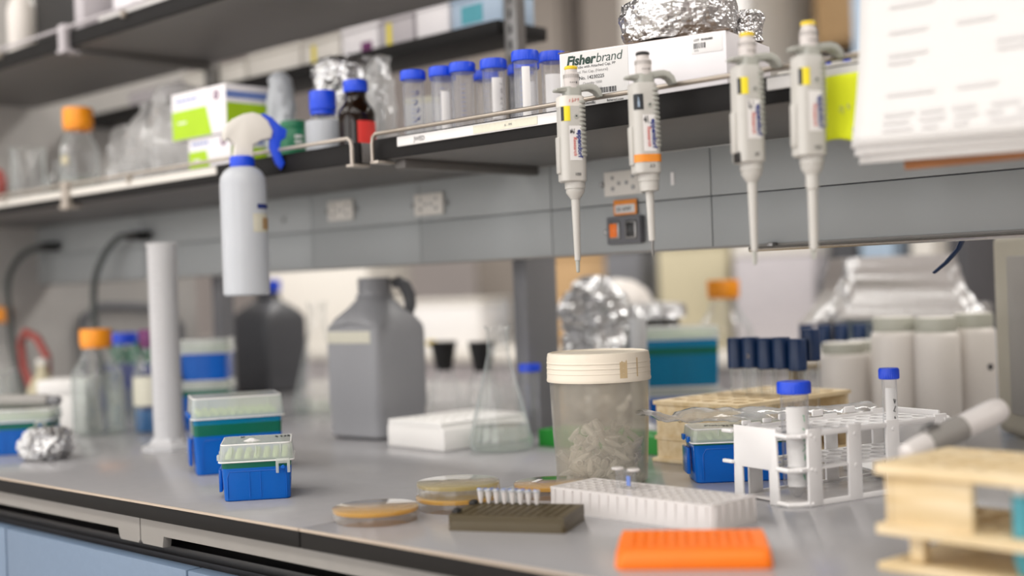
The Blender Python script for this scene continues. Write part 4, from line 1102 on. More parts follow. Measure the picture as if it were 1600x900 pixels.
def pipette(lab, x, zt, btn, kind, tilt, labelm, vol, band=False, mark=True):
    y = 1.066
    t = thing('pipette', lab, 'pipette', (x, y, zt), 0, 'hand pipettes hanging from the shelf rail', rot=(0, tilt, R(60)))
    cx, wx, wy, r = -.0025, .0285, .026, .0085
    z1 = .0986
    dz = {'thin': 0, 'needle': 0.0, 'thick': 0}[kind]
    body = MB()
    body.loft([(z1, cx, 0, wx-.003, wy-.003, r), (z1+.0015, cx, 0, wx, wy, r), (z1+.020, cx, 0, wx+.0005, wy, r), (.180, cx, 0, wx-.001, wy, r), (.191, cx, 0, wx-.001, wy, r), (.1925, cx, 0, wx-.003, wy-.002, r)], n=7)
    bo = body.build('body', 'piplight', t)
    MB().loft([(.192, 0, 0, .019, .019, .006), (.201, 0, 0, .021, .020, .007)], n=6).build('neck', 'greylid', t)
    # flange with the finger hook curling over the rail
    fl = [(-.0205, .1985), (-.0195, .1975), (-.008, .1965), (.010, .1975), (.0165, .1990), (.0215, .1990), (.0265, .1965), (.0300, .1915), (.0335, .1915), (.0335, .1945), (.0315, .2000), (.0265, .2045), (.0205, .2060), (.014, .2055), (.008, .2045), (-.010, .2022), (-.0195, .2005)]
    b = MB(); b.prism(fl, -.008, .008, 'y', bev=.0018); b.build('hanging_hook', 'greylid', t)
    MB().lathe([(0, .2), (.0085, .2), (.0085, .2165), (.0075, .2175), (0, .2175)], 28).build('volume_dial', 'dial', t)
    b = MB()
    for k in range(28):
        an = 2*PI*k/28; b.box((.0085*math.cos(an), .0085*math.sin(an), .2140), (.0006, .0006, .004), rz=an)
    b.build('dial_ticks', 'pullgrey', t)
    b = MB()
    for k, xx in enumerate((-.004, -.0015, .0005, .003)): b.box((xx, -.0085, .2068), (.0014 if k != 3 else .0008, .0006, .0005 if k != 3 else .0022))
    b.build('dial_scale', 'blackink', t)
    MB().lathe([(0, .217), (.0068, .217), (.0066, .2225), (0, .2225)], 24).build('plunger_stem', 'dial', t)
    MB().lathe([(0, .2215), (.0066, .2215), (.0074, .2228), (.0072, .2245), (.006, .2255), (0, .2257)], 28).build('push_button', btn, t)
    # ribs on the right flank
    b = MB()
    for k in range(13): b.loft([(.1260+k*.0048, cx+wx/2-.0058, 0, .0128, wy+.0002, .0070), (.1266+k*.0048, cx+wx/2-.0058, 0, .0124, wy+.0016, .0072), (.1284+k*.0048, cx+wx/2-.0058, 0, .0124, wy+.0016, .0072), (.1290+k*.0048, cx+wx/2-.0058, 0, .0128, wy+.0002, .0070)], n=5)
    b.build('grip_ribs', 'greylid', t)
    MB().box((cx-wx/2-.0008, 0, .128), (.004, .010, .040), bev=.0015).build('ejector_clip', 'piplight', t)
    # lower sleeve and shaft
    MB().lathe([(0, .0995), (.0112, .0995), (.0112, .0917), (.0102, .0912), (.0102, .0876), (.0060 if kind != 'needle' else .0098, .0815), (.0056, .0805), (0, .0805)], 32).build('ejector_collar', 'piplight', t)
    if kind == 'thin':
        MB().lathe([(0, .0825), (.0049, .0825), (.0033, .0135), (.0027, .0130), (0, .0130)], 24).build('shaft', 'piplight', t)
        MB().lathe([(0, .0135), (.0025, .0135), (.0019, .0008), (.0012, .0), (0, .0)], 20).build('tip_cone', 'greylid', t)
    elif kind == 'needle':
        MB().lathe([(0, .0825), (.0044, .0825), (.0035, .0300), (.003, .0295), (0, .0295)], 24).build('shaft', 'piplight', t)
        MB().lathe([(0, .030), (.0019, .030), (.0012, .017), (.0005, .0135), (0, .0133)], 16).build('metal_needle', 'zinc', t)
    else:
        MB().lathe([(0, .0825), (.0062, .0825), (.0060, .0690), (.0048, .0680), (.0040, .0120), (.003, .0115), (0, .0115)], 24).build('shaft', 'piplight', t)
        MB().lathe([(0, .0120), (.0026, .0120), (.0020, .003), (0, .003)], 20).build('tip_cone', 'greylid', t)
    l = front_patch(cx, wx-.001, wy, r, cx-wx/2+.0012, cx-.0048, .1642, .1805, .0004).build('colour_label', labelm, t)
    front_patch(cx, wx-.001, wy, r, cx-wx/2+.0008, cx-wx/2+.0030, .1645, .1800, .0006, 5).build('label_print', 'blackink', l)
    if labelm == 'blackink': scribble('label_marks', 'skyblue', l, (cx-.0112, -wy/2-.0006, .166), (PI/2, 0, 0), .0022, .012, 7, 4, .0003)
    MB().lathe(cyl_prof(.0028, 0, .0008, .0003), 18, mat=Matrix.Translation((cx+.0022, -wy/2+.0002, .169)) @ Matrix.Rotation(PI/2, 4, 'X')).build('lock_button', 'greylid', t)
    MB().box((cx+.0022, -wy/2-.0008, .1695), (.0018, .0003, .0016)).build('button_mark', 'blackink', t)
    pl = front_patch(cx, wx, wy, r, cx-.0066, cx+.0074, .1215, .1590, .0003).build('paper_label', 'white', t)
    yl = -wy/2-.0012
    text('lettering', 'eppendorf', .0072, 'navyink', pl, (cx+.0028, yl, .1545), (0, PI/2, -PI/2) if False else (PI/2, PI/2, 0), bold=.00022)
    text('lettering', 'Research', .0056, 'redink', pl, (cx-.0022, yl, .1470), (PI/2, PI/2, 0), shear=.25, bold=.00004)
    if mark: scribble('handwriting', 'blackink', pl, (cx-.0058, yl, .1490), (PI/2, 0, .2), .006, .009, 20+int(abs(x)*100), 3, .00045)
    text('volume_number', vol, .0048, 'blackink', t, (cx+.0018, -wy/2-.0005, z1+.0062), align='CENTER')
    if band:
        MB().loft([(.1105, cx, 0, wx+.0012, wy+.0008, r), (.1185, cx, 0, wx+.0012, wy+.0008, r)], caps=(False, False), n=7).build('flame_tape_band', 'bandorange', t)
    return t
p1 = pipette('hand pipette with yellow button and pinkish tape band, first from the left', -.910, 1.1505, 'yellow', 'thin', .0, 'yellowlab', '100')
MB().loft([(.1805, -.0025, 0, .0280, .0264, .0085), (.1915, -.0025, 0, .0280, .0264, .0085)], caps=(False, False), n=7).build('tape_band', 'offwhite', p1)
scribble('faded_writing', 'redink', p1, (-.008, -.0136, .184), (PI/2, 0, 0), .012, .005, 31, 4, .0002)
pipette('hand pipette with black button, orange tape band and metal needle tip, second from the left', -.807, 1.1505, 'black', 'needle', R(-1), 'blackink', '2.5', band=True)
p3p = pipette('hand pipette with yellow button and open notch at its lower body, third from the left', -.684, 1.1505, 'yellow', 'thin', .0, 'yellowlab', '20')
MB().box((-.0165, -.003, .104), (.003, .012, .010), bev=.001).build('ejector_notch', 'black', p3p)
pipette('hand pipette with thick stepped shaft beside the yellow sticky note, fourth from the left', -.619, 1.1505, 'yellow', 'thick', R(.6), 'yellowlab', '200', mark=False)

# ------------------------------------------------------------------ clipboard hanging at the right
def clipboard():
    t = thing('clipboard', 'wooden clipboard with a thick stack of printed sheets at the right border', 'clipboard', (-.445, 1.074, 1.23), 0)
    MB().box((.03, .006, .155), (.235, .004, .31), bev=.0012).build('board', 'board', t)
    MB().box((.03, -.004, .302), (.10, .02, .018), bev=.003).build('clip', 'steel', t)
    for x in (-.04, .09): MB().tube([(x, .009, .07), (x, .009, .105), (x, .0135, .112)]+[(x, .0215-.0041*math.cos(R(q)), .113+.0041*math.sin(R(q))) for q in (15, 50, 90, 130, 175)]+[(x, .0256, .108)], .0008, 8).build('hanging_hook', 'steel', t)
    for k in range(5):
        yy = .002-.0032*k; dz = .003+.0035*k-(.004 if k % 2 else 0); dx = -.004*k
        def f(u, v, k=k, yy=yy, dz=dz, dx=dx):
            s = 1-v
            return (-.110+dx*.8*v**2+.003*math.sin(4*v+k)+u*.222+(-.006*v*v if u < .2 else 0), yy-.0075*(v**2)*(1+.5*k/4)-.003*math.sin(3*u+k)*v, .29-(.285-dz)*v-.004*u*v)
        o = MB().grid(f, 14, 24).build('sheet', 'paper', t)
        sm = o.modifiers.new('thickness', 'SOLIDIFY'); sm.thickness = .0009
        if k == 4:
            b = MB(); q = random.Random(8)
            for row, (v0, bands) in enumerate(((.30, 3), (.37, 2), (.46, 4), (.54, 3), (.625, 3), (.70, 2), (.725, 2), (.83, 3), (.895, 6), (.92, 6), (.945, 6))):
                for c in range(bands):
                    u0 = .13+c*(.86/bands)*(.9+.1*q.random()); u1 = u0+(.17 if bands < 5 else .1)*(.5+.6*q.random())
                    if u1 > .99: continue
                    def P(u, v):
                        x, y, z = f(u, v); return (x, y-.0013, z)
                    b.grid(lambda a, c2: P(u0+(u1-u0)*a, v0+.011*c2), 5, 1)
            b.build('printed_lines', 'faintink', o)['kind'] = 'stuff'
clipboard()

# ------------------------------------------------------------------ upper shelf goods
t = thing('plastic_bottle', 'white bottle at the top left corner on the upper shelf', 'bottle', (-2.40, 1.17, U))
MB().lathe([(0, 0), (.026, 0), (.028, .003), (.028, .10), (.022, .118), (.014, .125), (0, .125)], 32).build('bottle_body', 'bottlewhite', t); cap(t, 'white', .016, .022, .124)
t = thing('equipment_case', 'dark case on the upper shelf between the white bottle and the white carton', 'case', (-2.36, 1.215, U+.0006), R(0))
MB().box((.07, 0, .085), (.16, .07, .17), bev=.006).build('case_body', 'darkrubber', t); MB().box((.09, -.036, .12), (.05, .006, .02), bev=.002).build('latch', 'zinc', t)
t = thing('marker_box', 'slim pale lilac upright binder on the upper shelf beside a lime strip', 'binder', (-2.075, 1.165, U))
MB().box((0, 0, .075), (.032, .10, .15), bev=.002).build('binder_body', 'lavender', t); MB().box((-.0165, -.02, .05), (.001, .05, .06)).build('lime_strip', 'lime', t)
t = thing('paper_carton', 'wide white carton on the upper shelf cut by the top border', 'box', (-1.90, 1.21, U+.0006))
MB().box((0, 0, .07), (.26, .11, .14), bev=.002).build('carton_body', 'card', t)
b = MB()
for k in range(3): b.box((-.09+.03*k, -.0553, .03+.004*(k % 2)), (.022, .0006, .003))
b.build('print_line', 'greyink', t)
t = thing('white_tray', 'white low tray along the upper shelf edge below the wide carton', 'tray', (-1.76, 1.13, U+.0006))
MB().box((0, 0, .006), (.5, .03, .012), bev=.002).build('tray_body', 'white', t); MB().box((0, .012, .011), (.5, .004, .014), bev=.001).build('tray_wall', 'white', t)

# ------------------------------------------------------------------ left end of the bench
f = crumple(MB(), [(.012, 0), (.026, .001), (.036, .012), (.037, .026), (.031, .040), (.018, .048), (.001, .050)], .010, 45, 17, 90, 60, fine=.003).build('foil_ball', 'foil', None, (-1.868, .925, B), ang=10)
tag(f, 'crumpled ball of foil on the bench near the left border', 'foil')
t = thing('hand_pipette', 'grey pipette lying across the blue tip box at the left border', 'pipette', (-1.995, .94, B+ztl+.0112), R(40), rot=(0, 0, R(30)))
b = MB(); b.lathe([(0, -.11), (.006, -.11), (.0085, -.09), (.0105, -.05), (.0105, .05), (.009, .058), (0, .058)], 24, mat=Matrix.Rotation(PI/2, 4, 'Y')); b.build('barrel', 'pullgrey', t)
MB().lathe([(0, .056), (.006, .056), (.0075, .064), (.0075, .075), (.006, .078), (0, .078)], 20, mat=Matrix.Rotation(PI/2, 4, 'Y')).build('plunger_knob', 'post', t)
t = thing('foam_carton', 'white lidded box left of the orange-capped bottle, partly behind the beaker', 'box', (-2.235, 1.155, B), R(44))
MB().box((0, 0, .035), (.085, .085, .07), bev=.003).build('box_body', 'foam', t); MB().box((0, 0, .083), (.09, .09, .026), bev=.003).build('box_lid', 'foam', t)
beaker('glass beaker with coloured bits at the left border of the bench', -2.545, 1.16, B, .036, .105)
t = thing('pipette_bulb', 'cream rubber bulb behind the beaker at the left of the bench', 'bulb', (-2.47, 1.22, B))
MB().lathe([(0, .0), (.02, 0), (.03, .01), (.032, .06), (.022, .082), (.012, .095), (.010, .115), (0, .115)], 28).build('bulb_body', 'cream', t); MB().lathe(cyl_prof(.012, .112, .125), 20).build('collar', 'offwhite', t)
t = thing('reagent_tray', 'dark green and blue tray of bottles behind the white lidded box', 'tray', (-2.50, 1.45, B), R(20))
MB().box((0, 0, .05), (.16, .07, .1), bev=.004).build('blue_base', 'navyink', t)
for k in range(3):
    o = MB().lathe([(0, .1), (.02, .1), (.021, .125), (.012, .14), (.012, .155), (0, .155)], 20, c=(-.05+.05*k, 0, 0)).build('green_bottle', 'dgreen', t)
t = thing('tubing_loop', 'reddish rubber tubing looped behind the orange-capped bottles at the left', 'tubing', (-2.60, 1.275, B))
b = MB(); b.tube([(.01, 0, .004), (-.03, .01, .02), (-.065, .0, .10), (-.055, -.01, .155), (-.01, -.02, .178), (.04, -.02, .165), (.062, -.01, .125), (.04, 0, .09), (-.02, .01, .07), (-.06, .01, .06)], .0085, 10)
b.build('tube', 'pinktube', t); MB().lathe([(0, 0), (.03, 0), (.03, .006), (.012, .01), (0, .01)], 24).build('base', 'slate', t)
t = thing('cable_loop', 'bluish dark cable arch on the partition above the red tubing', 'cable', (-2.79, 1.58, .9))
MB().tube([(.0, -.1, .0), (0, -.1, .16), (.0, -.095, .20), (0, -.05, .225), (0, .02, .222), (0, .10, .215), (0, .16, .17), (0, .17, .0)], .010, 10).build('cable', 'slate', t)

# ------------------------------------------------------------------ middle of the bench
def foam():
    w, d, h = .137, .17, .041
    cx, cy = corner((-1.497, 1.289), R(-4), w, d)
    t = thing('foam_box', 'low white foam tube box between the grey jug and the erlenmeyer flask', 'box', (cx, cy, B), R(-4))
    MB().box((0, 0, h*.4), (w, d, h*.8), bev=.003).build('foam_base', 'foam', t)
    b = MB(); b.holeplate(5, 7, .022, .0215, .0078, h*.78, h, .009, .0095, 16); b.build('hole_plate', 'foam', t)
foam()
t = thing('green_rack', 'long flat bright green rack on the bench behind the cream-lidded jar', 'rack', (-1.172, 1.432, B))
b = MB(); b.holeplate(12, 3, .0175, .0175, .006, .020, .024, .008, .004, 8); b.build('top_plate', 'green', t)
b = MB(); b.box((0, .0287, .011), (.226, .003, .022)); b.box((0, -.0287, .011), (.226, .003, .022)); b.box((.1115, 0, .011), (.003, .06, .022)); b.box((-.1115, 0, .011), (.003, .06, .022)); b.build('skirt', 'green', t)
def stoppered(lab, x, y, yellow):
    t = thing('filter_flask', lab, 'flask', (x, y, B), 0, 'flasks with black stoppers')
    MB().lathe([(0, .001), (.034, 0), (.036, .004), (.034, .02), (.017, .066), (.017, .082), (.0185, .084)], 32).build('flask_body', 'glass', t)
    MB().lathe([(0, .070), (.0165, .070), (.0275, .128), (.0265, .130), (0, .130)], 28).build('rubber_stopper', 'black', t)
    if yellow: MB().box((-.018, -.016, .127), (.020, .014, .012), rz=R(40), bev=.003).build('yellow_clip', 'yellow', t)
stoppered('small clear flask with a black stopper and yellow clip right of the grey jug', -1.905, 1.80, True)
stoppered('small clear flask with a black stopper half hidden by the erlenmeyer flask', -1.795, 1.80, False)

f = None
t = thing('foil_wrapped_flask', 'tall foil-wrapped flask right of the steel post behind the jar', 'flask', (-1.455, 1.745, B))
crumple(MB(), [(.05, 0), (.056, .002), (.06, .06), (.058, .12), (.052, .15), (.048, .165)], .008, 32, 5, 110, 60, fine=.003).build('foil_skin', 'foil', t, ang=10)
crumple(MB(), [(.052, .155), (.056, .17), (.054, .20), (.035, .235), (.016, .25), (.001, .252)], .016, 40, 6, 100, 56, fine=.004).build('foil_cap', 'foil', t, ang=10)
t = thing('foil_covered_beaker', 'glass beaker under a flat foil lid behind the small frosted cylinder', 'beaker', (-1.565, 2.03, B))
MB().lathe([(0, .001), (.066, .001), (.07, .006), (.07, .165), (.068, .165), (.068, .006), (0, .004)], 36).build('beaker_wall', 'greyglass', t)
crumple(MB(), [(.082, .165), (.080, .18), (.076, .192), (.03, .197), (.001, .197)], .008, 40, 9, 130, 40, fine=.003).build('foil_cover', 'foil', t, ang=10)
t = thing('plastic_dome', 'pale pinkish domed container behind the foil-covered beaker', 'container', (-1.81, 2.25, B))
MB().lathe([(0, 0), (.085, 0), (.09, .005), (.09, .15), (.085, .19), (.068, .22), (.04, .24), (0, .247)], 36).build('dome', 'bottlewhite', t); MB().lathe([(.0895, .1), (.093, .1), (.093, .112), (.0895, .112)], 36).build('band', 'offwhite', t)

def hdpe_bottle(lab, x, y, r, h, grp, capr=None):
    t = thing('sample_bottle', lab, 'bottle', (x, y, B), .4, grp)
    capr = capr or r*.90; ch = .022
    MB().lathe([(0, .001), (r*.9, .0), (r, .005), (r, h*.80), (r*.985, h*.835), (r*.90, h*.865), (r*.80, h*.875), (r*.80, h-ch*.8), (0, h-ch*.8)], 36).build('bottle_body', 'bottlewhite', t)
    ribbed_cap(capr, ch, 26, 0, .0014).build('screw_cap', 'bottlecap', t, (0, 0, h-ch)); MB().lathe(cyl_prof(capr*.93, h-.001, h+.0012, .0005), 30).build('cap_top', 'offwhite', t)
    return t
g = 'white screw-capped bottles at the back'
hdpe_bottle('tall white bottle, first of the three tall ones, with the short bottles to its left', -.965, 1.90, .0365, .166, g)
hdpe_bottle('tall white bottle in the middle of the three tall ones', -.894, 1.90, .0345, .165, g)
bb = hdpe_bottle('tall white bottle with a dark mark, last of the three towards the beige instrument', -.868, 1.976, .034, .168, g)
MB().lathe(cyl_prof(.005, 0, .0008), 14, mat=Matrix.Translation((.0235, -.0248, .085)) @ Matrix.Rotation(R(43), 4, 'Z') @ Matrix.Rotation(PI/2, 4, 'X')).build('dark_mark', 'blackink', bb)
hdpe_bottle('short white bottle in front of the blue-capped far rack, left of the tall ones', -1.045, 1.88, .038, .126, g)
hdpe_bottle('short white bottle mostly hidden between its twin and the first tall bottle', -1.045, 1.962, .034, .125, g)

# foil draped bin
t = thing('foil_draped_bin', 'pale plastic bin under a flared foil sheet behind the white bottles', 'bin', (-1.135, 2.235, B), R(43.5))
MB().loft([(0, 0, 0, .19, .12, .02), (.004, 0, 0, .194, .124, .02), (.20, 0, 0, .205, .135, .02)], n=5).build('bin_body', 'palebin', t)
b = MB(); rings = []
for i in range(44):
    v = i/43; z = .268-.11*v**1.1; ring = []
    P = rrect(.205+.02*v+.03*v*v, .135+.02*v, .02+.01*v, 44)
    for k, (x, y) in enumerate(P):
        a = math.atan2(y, x); fl = max(0, v-.45)**1.5
        ex = 1+fl*(.95 if x < 0 else .40)*abs(math.cos(a))**2
        p = Vector((x*ex, y*(1+.25*fl), z-(.02*fl if x < 0 else .0)+.018*v*noise.noise((x*18, y*18, 3))))
        d = Vector((x, y, 0)).normalized(); q = Vector((x, y, 0))
        n = noise.noise(q*26+Vector((0, 0, v*1.5)))*.009+abs(noise.noise(q*60+Vector((5, 0, v*2.5))))*.012+noise.noise(q*120+Vector((0, 4, v*7)))*.005
        ring.append(b.bm.verts.new(p+d*n*(.35+.9*v)+Vector((0, 0, .004*noise.noise(q*40)*v))))
    rings.append(ring)
for a, c in zip(rings, rings[1:]):
    m = len(a)
    for k in range(m): b.bm.faces.new([a[k], a[(k+1) % m], c[(k+1) % m], c[k]])
b.bm.faces.new(rings[0][::-1])
fo = b.build('foil_sheet', 'foil', t, ang=10); sm = fo.modifiers.new('thickness', 'SOLIDIFY'); sm.thickness = .0006

# instrument at right
t = thing('instrument_housing', 'beige rounded instrument housing at the right border of the bench', 'instrument', (-.634, 1.806, B), R(43.5))
MB().box((.03, .0, .145), (.24, .20, .286), bev=.014, seg=4).build('housing', 'beige', t); MB().box((-.0895, -.02, .145), (.006, .12, .22), bev=.003).build('side_panel', 'pullgrey', t)
MB().box((.0, -.02, .290), (.02, .02, .006), bev=.002).build('yellow_knob', 'yellow', t)
t = thing('strap', 'dark blue strap hanging from the raceway beside the beige instrument', 'strap', (-.672, 1.50, 1.182))
MB().tube([(.0, 0, 0), (.004, 0, -.006), (-.002, 0, -.018), (-.018, 0, -.034), (-.034, 0, -.046)], [.007, .007, .0065, .006, .005], 8, flat=.35).build('band', 'darkblue', t)
MB().box((.0, -.02, .0), (.02, .06, .006), bev=.002).build('mounting_hook', 'black', t)

# pipettor body and dark tool at right
t = thing('pipette_controller', 'pale grey-green pipette lying tilted above the foreground wooden rack', 'pipette', (-.515, 1.13, B+.092), 0, rot=(0, R(-13), R(74)))
mx = Matrix.Rotation(PI/2, 4, 'Y') @ Matrix.Scale(.86, 4)
MB().lathe([(0, -.085), (.006, -.085), (.0105, -.08), (.0125, -.055), (.0135, 0), (.0145, .05), (.0145, .064), (.0125, .071), (0, .073)], 28, mat=mx).build('barrel', 'rackclear', t)
MB().lathe([(.0128, -.05), (.0136, -.05), (.0142, .005), (.0134, .005)], 28, mat=mx).build('grey_sleeve', 'pullgrey', t)
MB().box((-.034, 0, .0125), (.016, .010, .006), bev=.002).build('thumb_button', 'zinc', t)
t = thing('dark_case', 'black instrument case at the right border behind the pale pipette', 'case', (-.455, 1.42, B), R(20))
MB().box((0.02, 0, .034), (.22, .13, .068), bev=.004).build('case_body', 'black', t); MB().box((-.085, -.05, .0685), (.02, .02, .002), bev=.0008).build('latch', 'zinc', t)
t = thing('forceps', 'grey metal tongs lying on the black case at the right border', 'forceps', (-.455, 1.42, B+.0705), R(8))
for s in (-1, 1): MB().tube([(-.10, .004*s, .022), (-.06, .009*s, .018), (0, .012*s, .010), (.07, .010*s, .004), (.11, .001*s, .004)], [.003, .006, .006, .005, .004], 8, flat=.5).build('arm', 'pullgrey', t)
t = thing('lens_tissue', 'clear plastic sleeve sheet lying between the white rack and the black case', 'sheet', (-.70, 1.44, B), R(55))
MB().box((0, 0, .004), (.16, .10, .008), bev=.003).build('sheet_body', 'bag', t); MB().box((0, 0, .0085), (.15, .09, .001)).build('paper_insert', 'paper', t)

# clear wrapper bag draped over the blue tip box
def wrapper():
    t = thing('plastic_wrapper', 'long clear twisted plastic wrapper lying on the lettered blue tip box', 'wrapper', (-.838, 1.285, B+ztr+.001), R(56))
    def prof(u):
        w = .030-.008*math.sin(u*3.1)
        if u < .12: w = .012+.018*abs(u-.06)/.06
        return w
    b = MB()
    n1, n2 = 60, 14; rings = []
    for i in range(n1+1):
        u = i/n1; ring = []
        w = .023 if u > .16 else .013+.013*abs(u-.10)/.10; hgt = .0075 if u > .16 else .003
        zc = .010+.006*math.sin(u*5)*(1-u)+(.012*(.12-u)/.12 if u < .12 else 0)
        for k in range(n2):
            a = 2*PI*k/n2; p = Vector((-.135+.29*u, w*math.cos(a), zc+hgt*math.sin(a)))
            p += Vector((0, .0025*noise.noise(p*60), .0035*noise.noise(p*70+Vector((3, 1, 0)))*(1 if u > .1 else 2)))
            ring.append(b.bm.verts.new(p))
        rings.append(ring)
    for r0, r1 in zip(rings, rings[1:]):
        for k in range(n2): b.bm.faces.new([r0[k], r0[(k+1) % n2], r1[(k+1) % n2], r1[k]])
    b.build('film', 'bag', t, ang=60)
    b = MB(); b.grid(lambda u, v: (-.02+.16*u, -.014+.028*v, .0105+.002*math.sin(u*6)), 20, 4); b.build('ribbed_insert', 'bag', t)
    b = MB()
    for k in range(30): b.tube([(-.01+.005*k, -.012, .012), (-.01+.005*k, .012, .012)], .0004, 4)
    b.build('insert_ribs', 'bag', t)
wrapper()

# ------------------------------------------------------------------ room behind
def simple(name, lab, cat, x, y, z, parts, rz=0, group=None):
    t = thing(name, lab, cat, (x, y, z), rz, group)
    for n, m, c, d, bv in parts: MB().box(c, d, bev=bv).build(n, m, t)
    return t
simple('tall_cabinet', 'brown-grey tall cabinet behind the shelf tubes', 'cabinet', -4.05, 4.6, 0, (('carcass', 'wallbrown', (0, 0, 1.3), (.62, .5, 2.6), .01), ('door', 'wallbrown', (0, -.26, 1.35), (.58, .02, 2.4), .005), ('handle', 'zinc', (.22, -.29, 1.2), (.02, .03, .2), .004)))
simple('tall_cabinet', 'grey tall cabinet with a dark lower shelf, left of the pale freezer', 'cabinet', -3.48, 4.6, 0, (('carcass', 'lavender', (0, 0, 1.3), (.30, .5, 2.6), .01), ('dark_opening', 'slate', (-.02, -.252, 1.92), (.22, .01, .2), .002), ('door', 'wallbrown', (0, -.26, 2.35), (.28, .02, .6), .004)))
simple('freezer', 'tall white freezer with two doors behind the foil parcels', 'freezer', -2.98, 4.5, 0, (('cabinet_body', 'offwhite', (0, 0, 1.25), (.62, .6, 2.5), .02), ('upper_door', 'offwhite', (-.16, -.31, 1.5), (.29, .02, 1.9), .008), ('lower_door', 'white', (.16, -.31, 1.5), (.29, .02, 1.9), .008), ('handle', 'zinc', (.0, -.34, 1.4), (.02, .03, .4), .005)))
simple('wall_cupboard', 'tan wooden cupboard high behind the fourth pipette', 'cupboard', -2.30, 4.7, 2.03, (('carcass', 'tan', (0, 0, .2), (.55, .4, .4), .005), ('door', 'tan', (.0, -.205, .2), (.52, .012, .37), .003), ('knob', 'zinc', (.2, -.22, .05), (.02, .02, .02), .005)))
simple('grey_cupboard', 'slate grey equipment rack under the tan cupboard', 'rack', -2.30, 4.75, 0, (('frame', 'slate', (0, 0, 1.0), (.55, .4, 2.0), .01), ('front_panel', 'slate', (0, -.205, 1.5), (.5, .012, .8), .004), ('vent', 'black', (0, -.212, 1.2), (.3, .004, .1), .002)))
simple('standing_column', 'narrow pale bluish duct in front of the slate grey rack', 'duct', -2.16, 4.2, 0, (('duct_shell', 'skyblue', (0, 0, 1.4), (.12, .12, 2.8), .006), ('collar', 'offwhite', (0, 0, .05), (.16, .16, .1), .01)))
simple('standing_column', 'narrow cream duct beside the clipboard edge', 'duct', -1.99, 4.2, 0, (('duct_shell', 'offwhite', (0, 0, 1.4), (.08, .12, 2.8), .006), ('collar', 'offwhite', (0, 0, .05), (.12, .16, .1), .01)))
# far bench with goods seen below the raceway
t = simple('far_bench', 'white-topped far bench with pale grey cabinets across the aisle', 'bench', -3.2, 3.75, 0, (('worktop', 'offwhite', (0, 0, .88), (6.5, .8, .04), .004), ('carcass', 'lavender', (0, .02, .43), (6.4, .72, .84), .004)))
for k in range(12): MB().box((-3.0+.52*k, -.35, .45), (.5, .02, .76), bev=.003).build('door', 'lavender', t)
def farbox(lab, x, w, d, h, m, top='offwhite', y=3.65, name='lab_box', cat='box'):
    t = thing(name, lab, cat, (x, y, .9), R(20), 'goods on the far bench')
    MB().box((0, 0, h*.45), (w, d, h*.9), bev=.006).build('body', m, t); MB().box((0, 0, h*.95), (w*1.02, d*1.02, h*.1), bev=.004).build('top_panel', top, t)
farbox('big white machine seen between the dark jug and the grey jug', -4.55, .55, .4, .42, 'offwhite')
farbox('white low machine with pale front right of the grey jug on the far bench', -3.80, .5, .3, .19, 'white', y=3.58)
farbox('pale blue box above the low white machine on the far bench', -3.46, .16, .2, .36, 'skyblue', 'white', 3.95)
farbox('dark grey device right of the pale blue box on the far bench', -3.24, .14, .2, .38, 'slate', 'lavender', 4.0)
farbox('tan carton behind the foil-wrapped flask on the far bench', -3.08, .24, .22, .36, 'tan', 'tan')
farbox('slate device between the tan carton and the cream carton', -2.86, .14, .2, .38, 'slate', 'slate')
farbox('cream carton behind the small frosted cylinder on the far bench', -2.56, .24, .22, .38, 'cream', 'cream')
farbox('white rounded device behind the orange-capped bottle on the far bench', -2.24, .26, .25, .34, 'lavender')
farbox('dark green-black device left of the foil-draped bin on the far bench', -1.99, .13, .16, .26, 'darkrubber', 'slate')
farbox('pale lilac carton low behind the blue caps on the far bench', -1.70, .26, .22, .13, 'lavender', 'white')
farbox('cream bag-like carton left of the beige instrument on the far bench', -1.42, .16, .2, .20, 'cream', 'white')
t = thing('office_chair', 'blue chair in the aisle left of the beige instrument', 'chair', (-1.36, 2.85, 0), R(30))
MB().box((0, 0, .47), (.46, .46, .08), bev=.03).build('seat', 'cabblue', t); MB().box((0, .22, .78), (.42, .06, .40), bev=.02).build('backrest', 'cabblue', t); MB().lathe(cyl_prof(.03, .06, .44), 16).build('gas_column', 'black', t)
for k in range(5):
    an = 2*PI*k/5; MB().tube([(0, 0, .1), (.28*math.cos(an), .28*math.sin(an), .05)], .02, 8).build('leg', 'black', t)

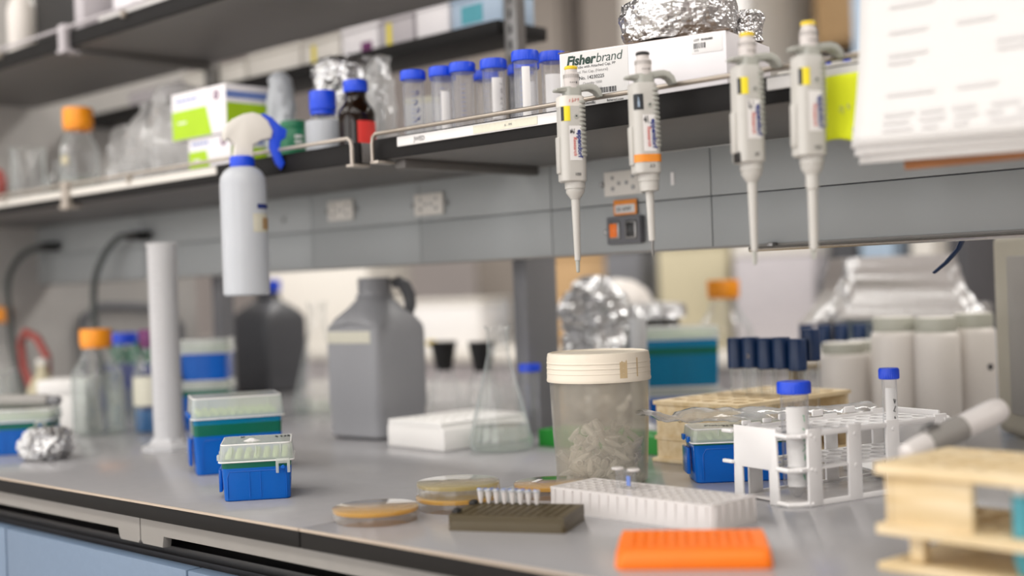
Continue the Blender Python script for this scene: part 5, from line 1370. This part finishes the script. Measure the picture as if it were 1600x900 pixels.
# ------------------------------------------------------------------ lights, camera
def area(x, y, sx, sy, e, col=(1, .97, .93), z=2.88, rot=(0, 0, 0)):
    l = bpy.data.lights.new('ceiling_or_fill_lamp', 'AREA'); l.shape = 'RECTANGLE'; l.size = sx; l.size_y = sy; l.energy = e; l.color = col
    o = bpy.data.objects.new('ceiling_or_fill_lamp', l); C.objects.link(o); o.location = (x, y, z); o.rotation_euler = rot
for x in (-4.6, -2.6, -.6, 1.4):
    area(x, -1.1, 1.3, .5, 22); area(x, .1, 1.3, .5, 12)
    area(x, 2.75, 1.3, .4, 29)
# fill panels added at the windowless front wall to brighten under the shelves
for x in (-5.2, -2.4, .4):
    area(x, -2.55, 2.2, 1.7, 30, (.98, .99, 1), 1.45, (R(90), 0, 0))
w = bpy.data.worlds.new('world'); bpy.context.scene.world = w; w.use_nodes = True
w.node_tree.nodes['Background'].inputs[0].default_value = (.9, .95, 1, 1); w.node_tree.nodes['Background'].inputs[1].default_value = .4

cam = bpy.data.cameras.new('camera'); co = bpy.data.objects.new('camera', cam); C.objects.link(co)
cam.sensor_width = 36; cam.lens = 45.0; cam.clip_start = .05; cam.clip_end = 60
yaw = math.atan(2110/2000); roll = .036; pit = -.002
F0 = Vector((-math.cos(yaw), math.sin(yaw), 0)); R0 = Vector((F0.y, -F0.x, 0)); Z = Vector((0, 0, 1))
F = F0*math.cos(pit)+Z*math.sin(pit); U0 = -F0*math.sin(pit)+Z*math.cos(pit)
Rr = R0*math.cos(roll)-U0*math.sin(roll); Uu = R0*math.sin(roll)+U0*math.cos(roll)
m = Matrix((Rr, Uu, -F)).transposed().to_4x4(); m.translation = Vector((0, 0, 1.139)); co.matrix_world = m
cam.dof.use_dof = True; cam.dof.focus_distance = 1.47; cam.dof.aperture_fstop = 1.8
sc = bpy.context.scene
sc.camera = co
sc.view_settings.view_transform = 'Standard'; sc.view_settings.look = 'None'; sc.view_settings.gamma = 1; sc.view_settings.use_curve_mapping = False
sc.view_settings.exposure = 0.0
sc.cycles.max_bounces = 14; sc.cycles.transparent_max_bounces = 40; sc.cycles.diffuse_bounces = 4; sc.cycles.glossy_bounces = 5
sc.cycles.caustics_reflective = False; sc.cycles.caustics_refractive = False; sc.cycles.sample_clamp_indirect = 8
sc.cycles.use_denoising = True
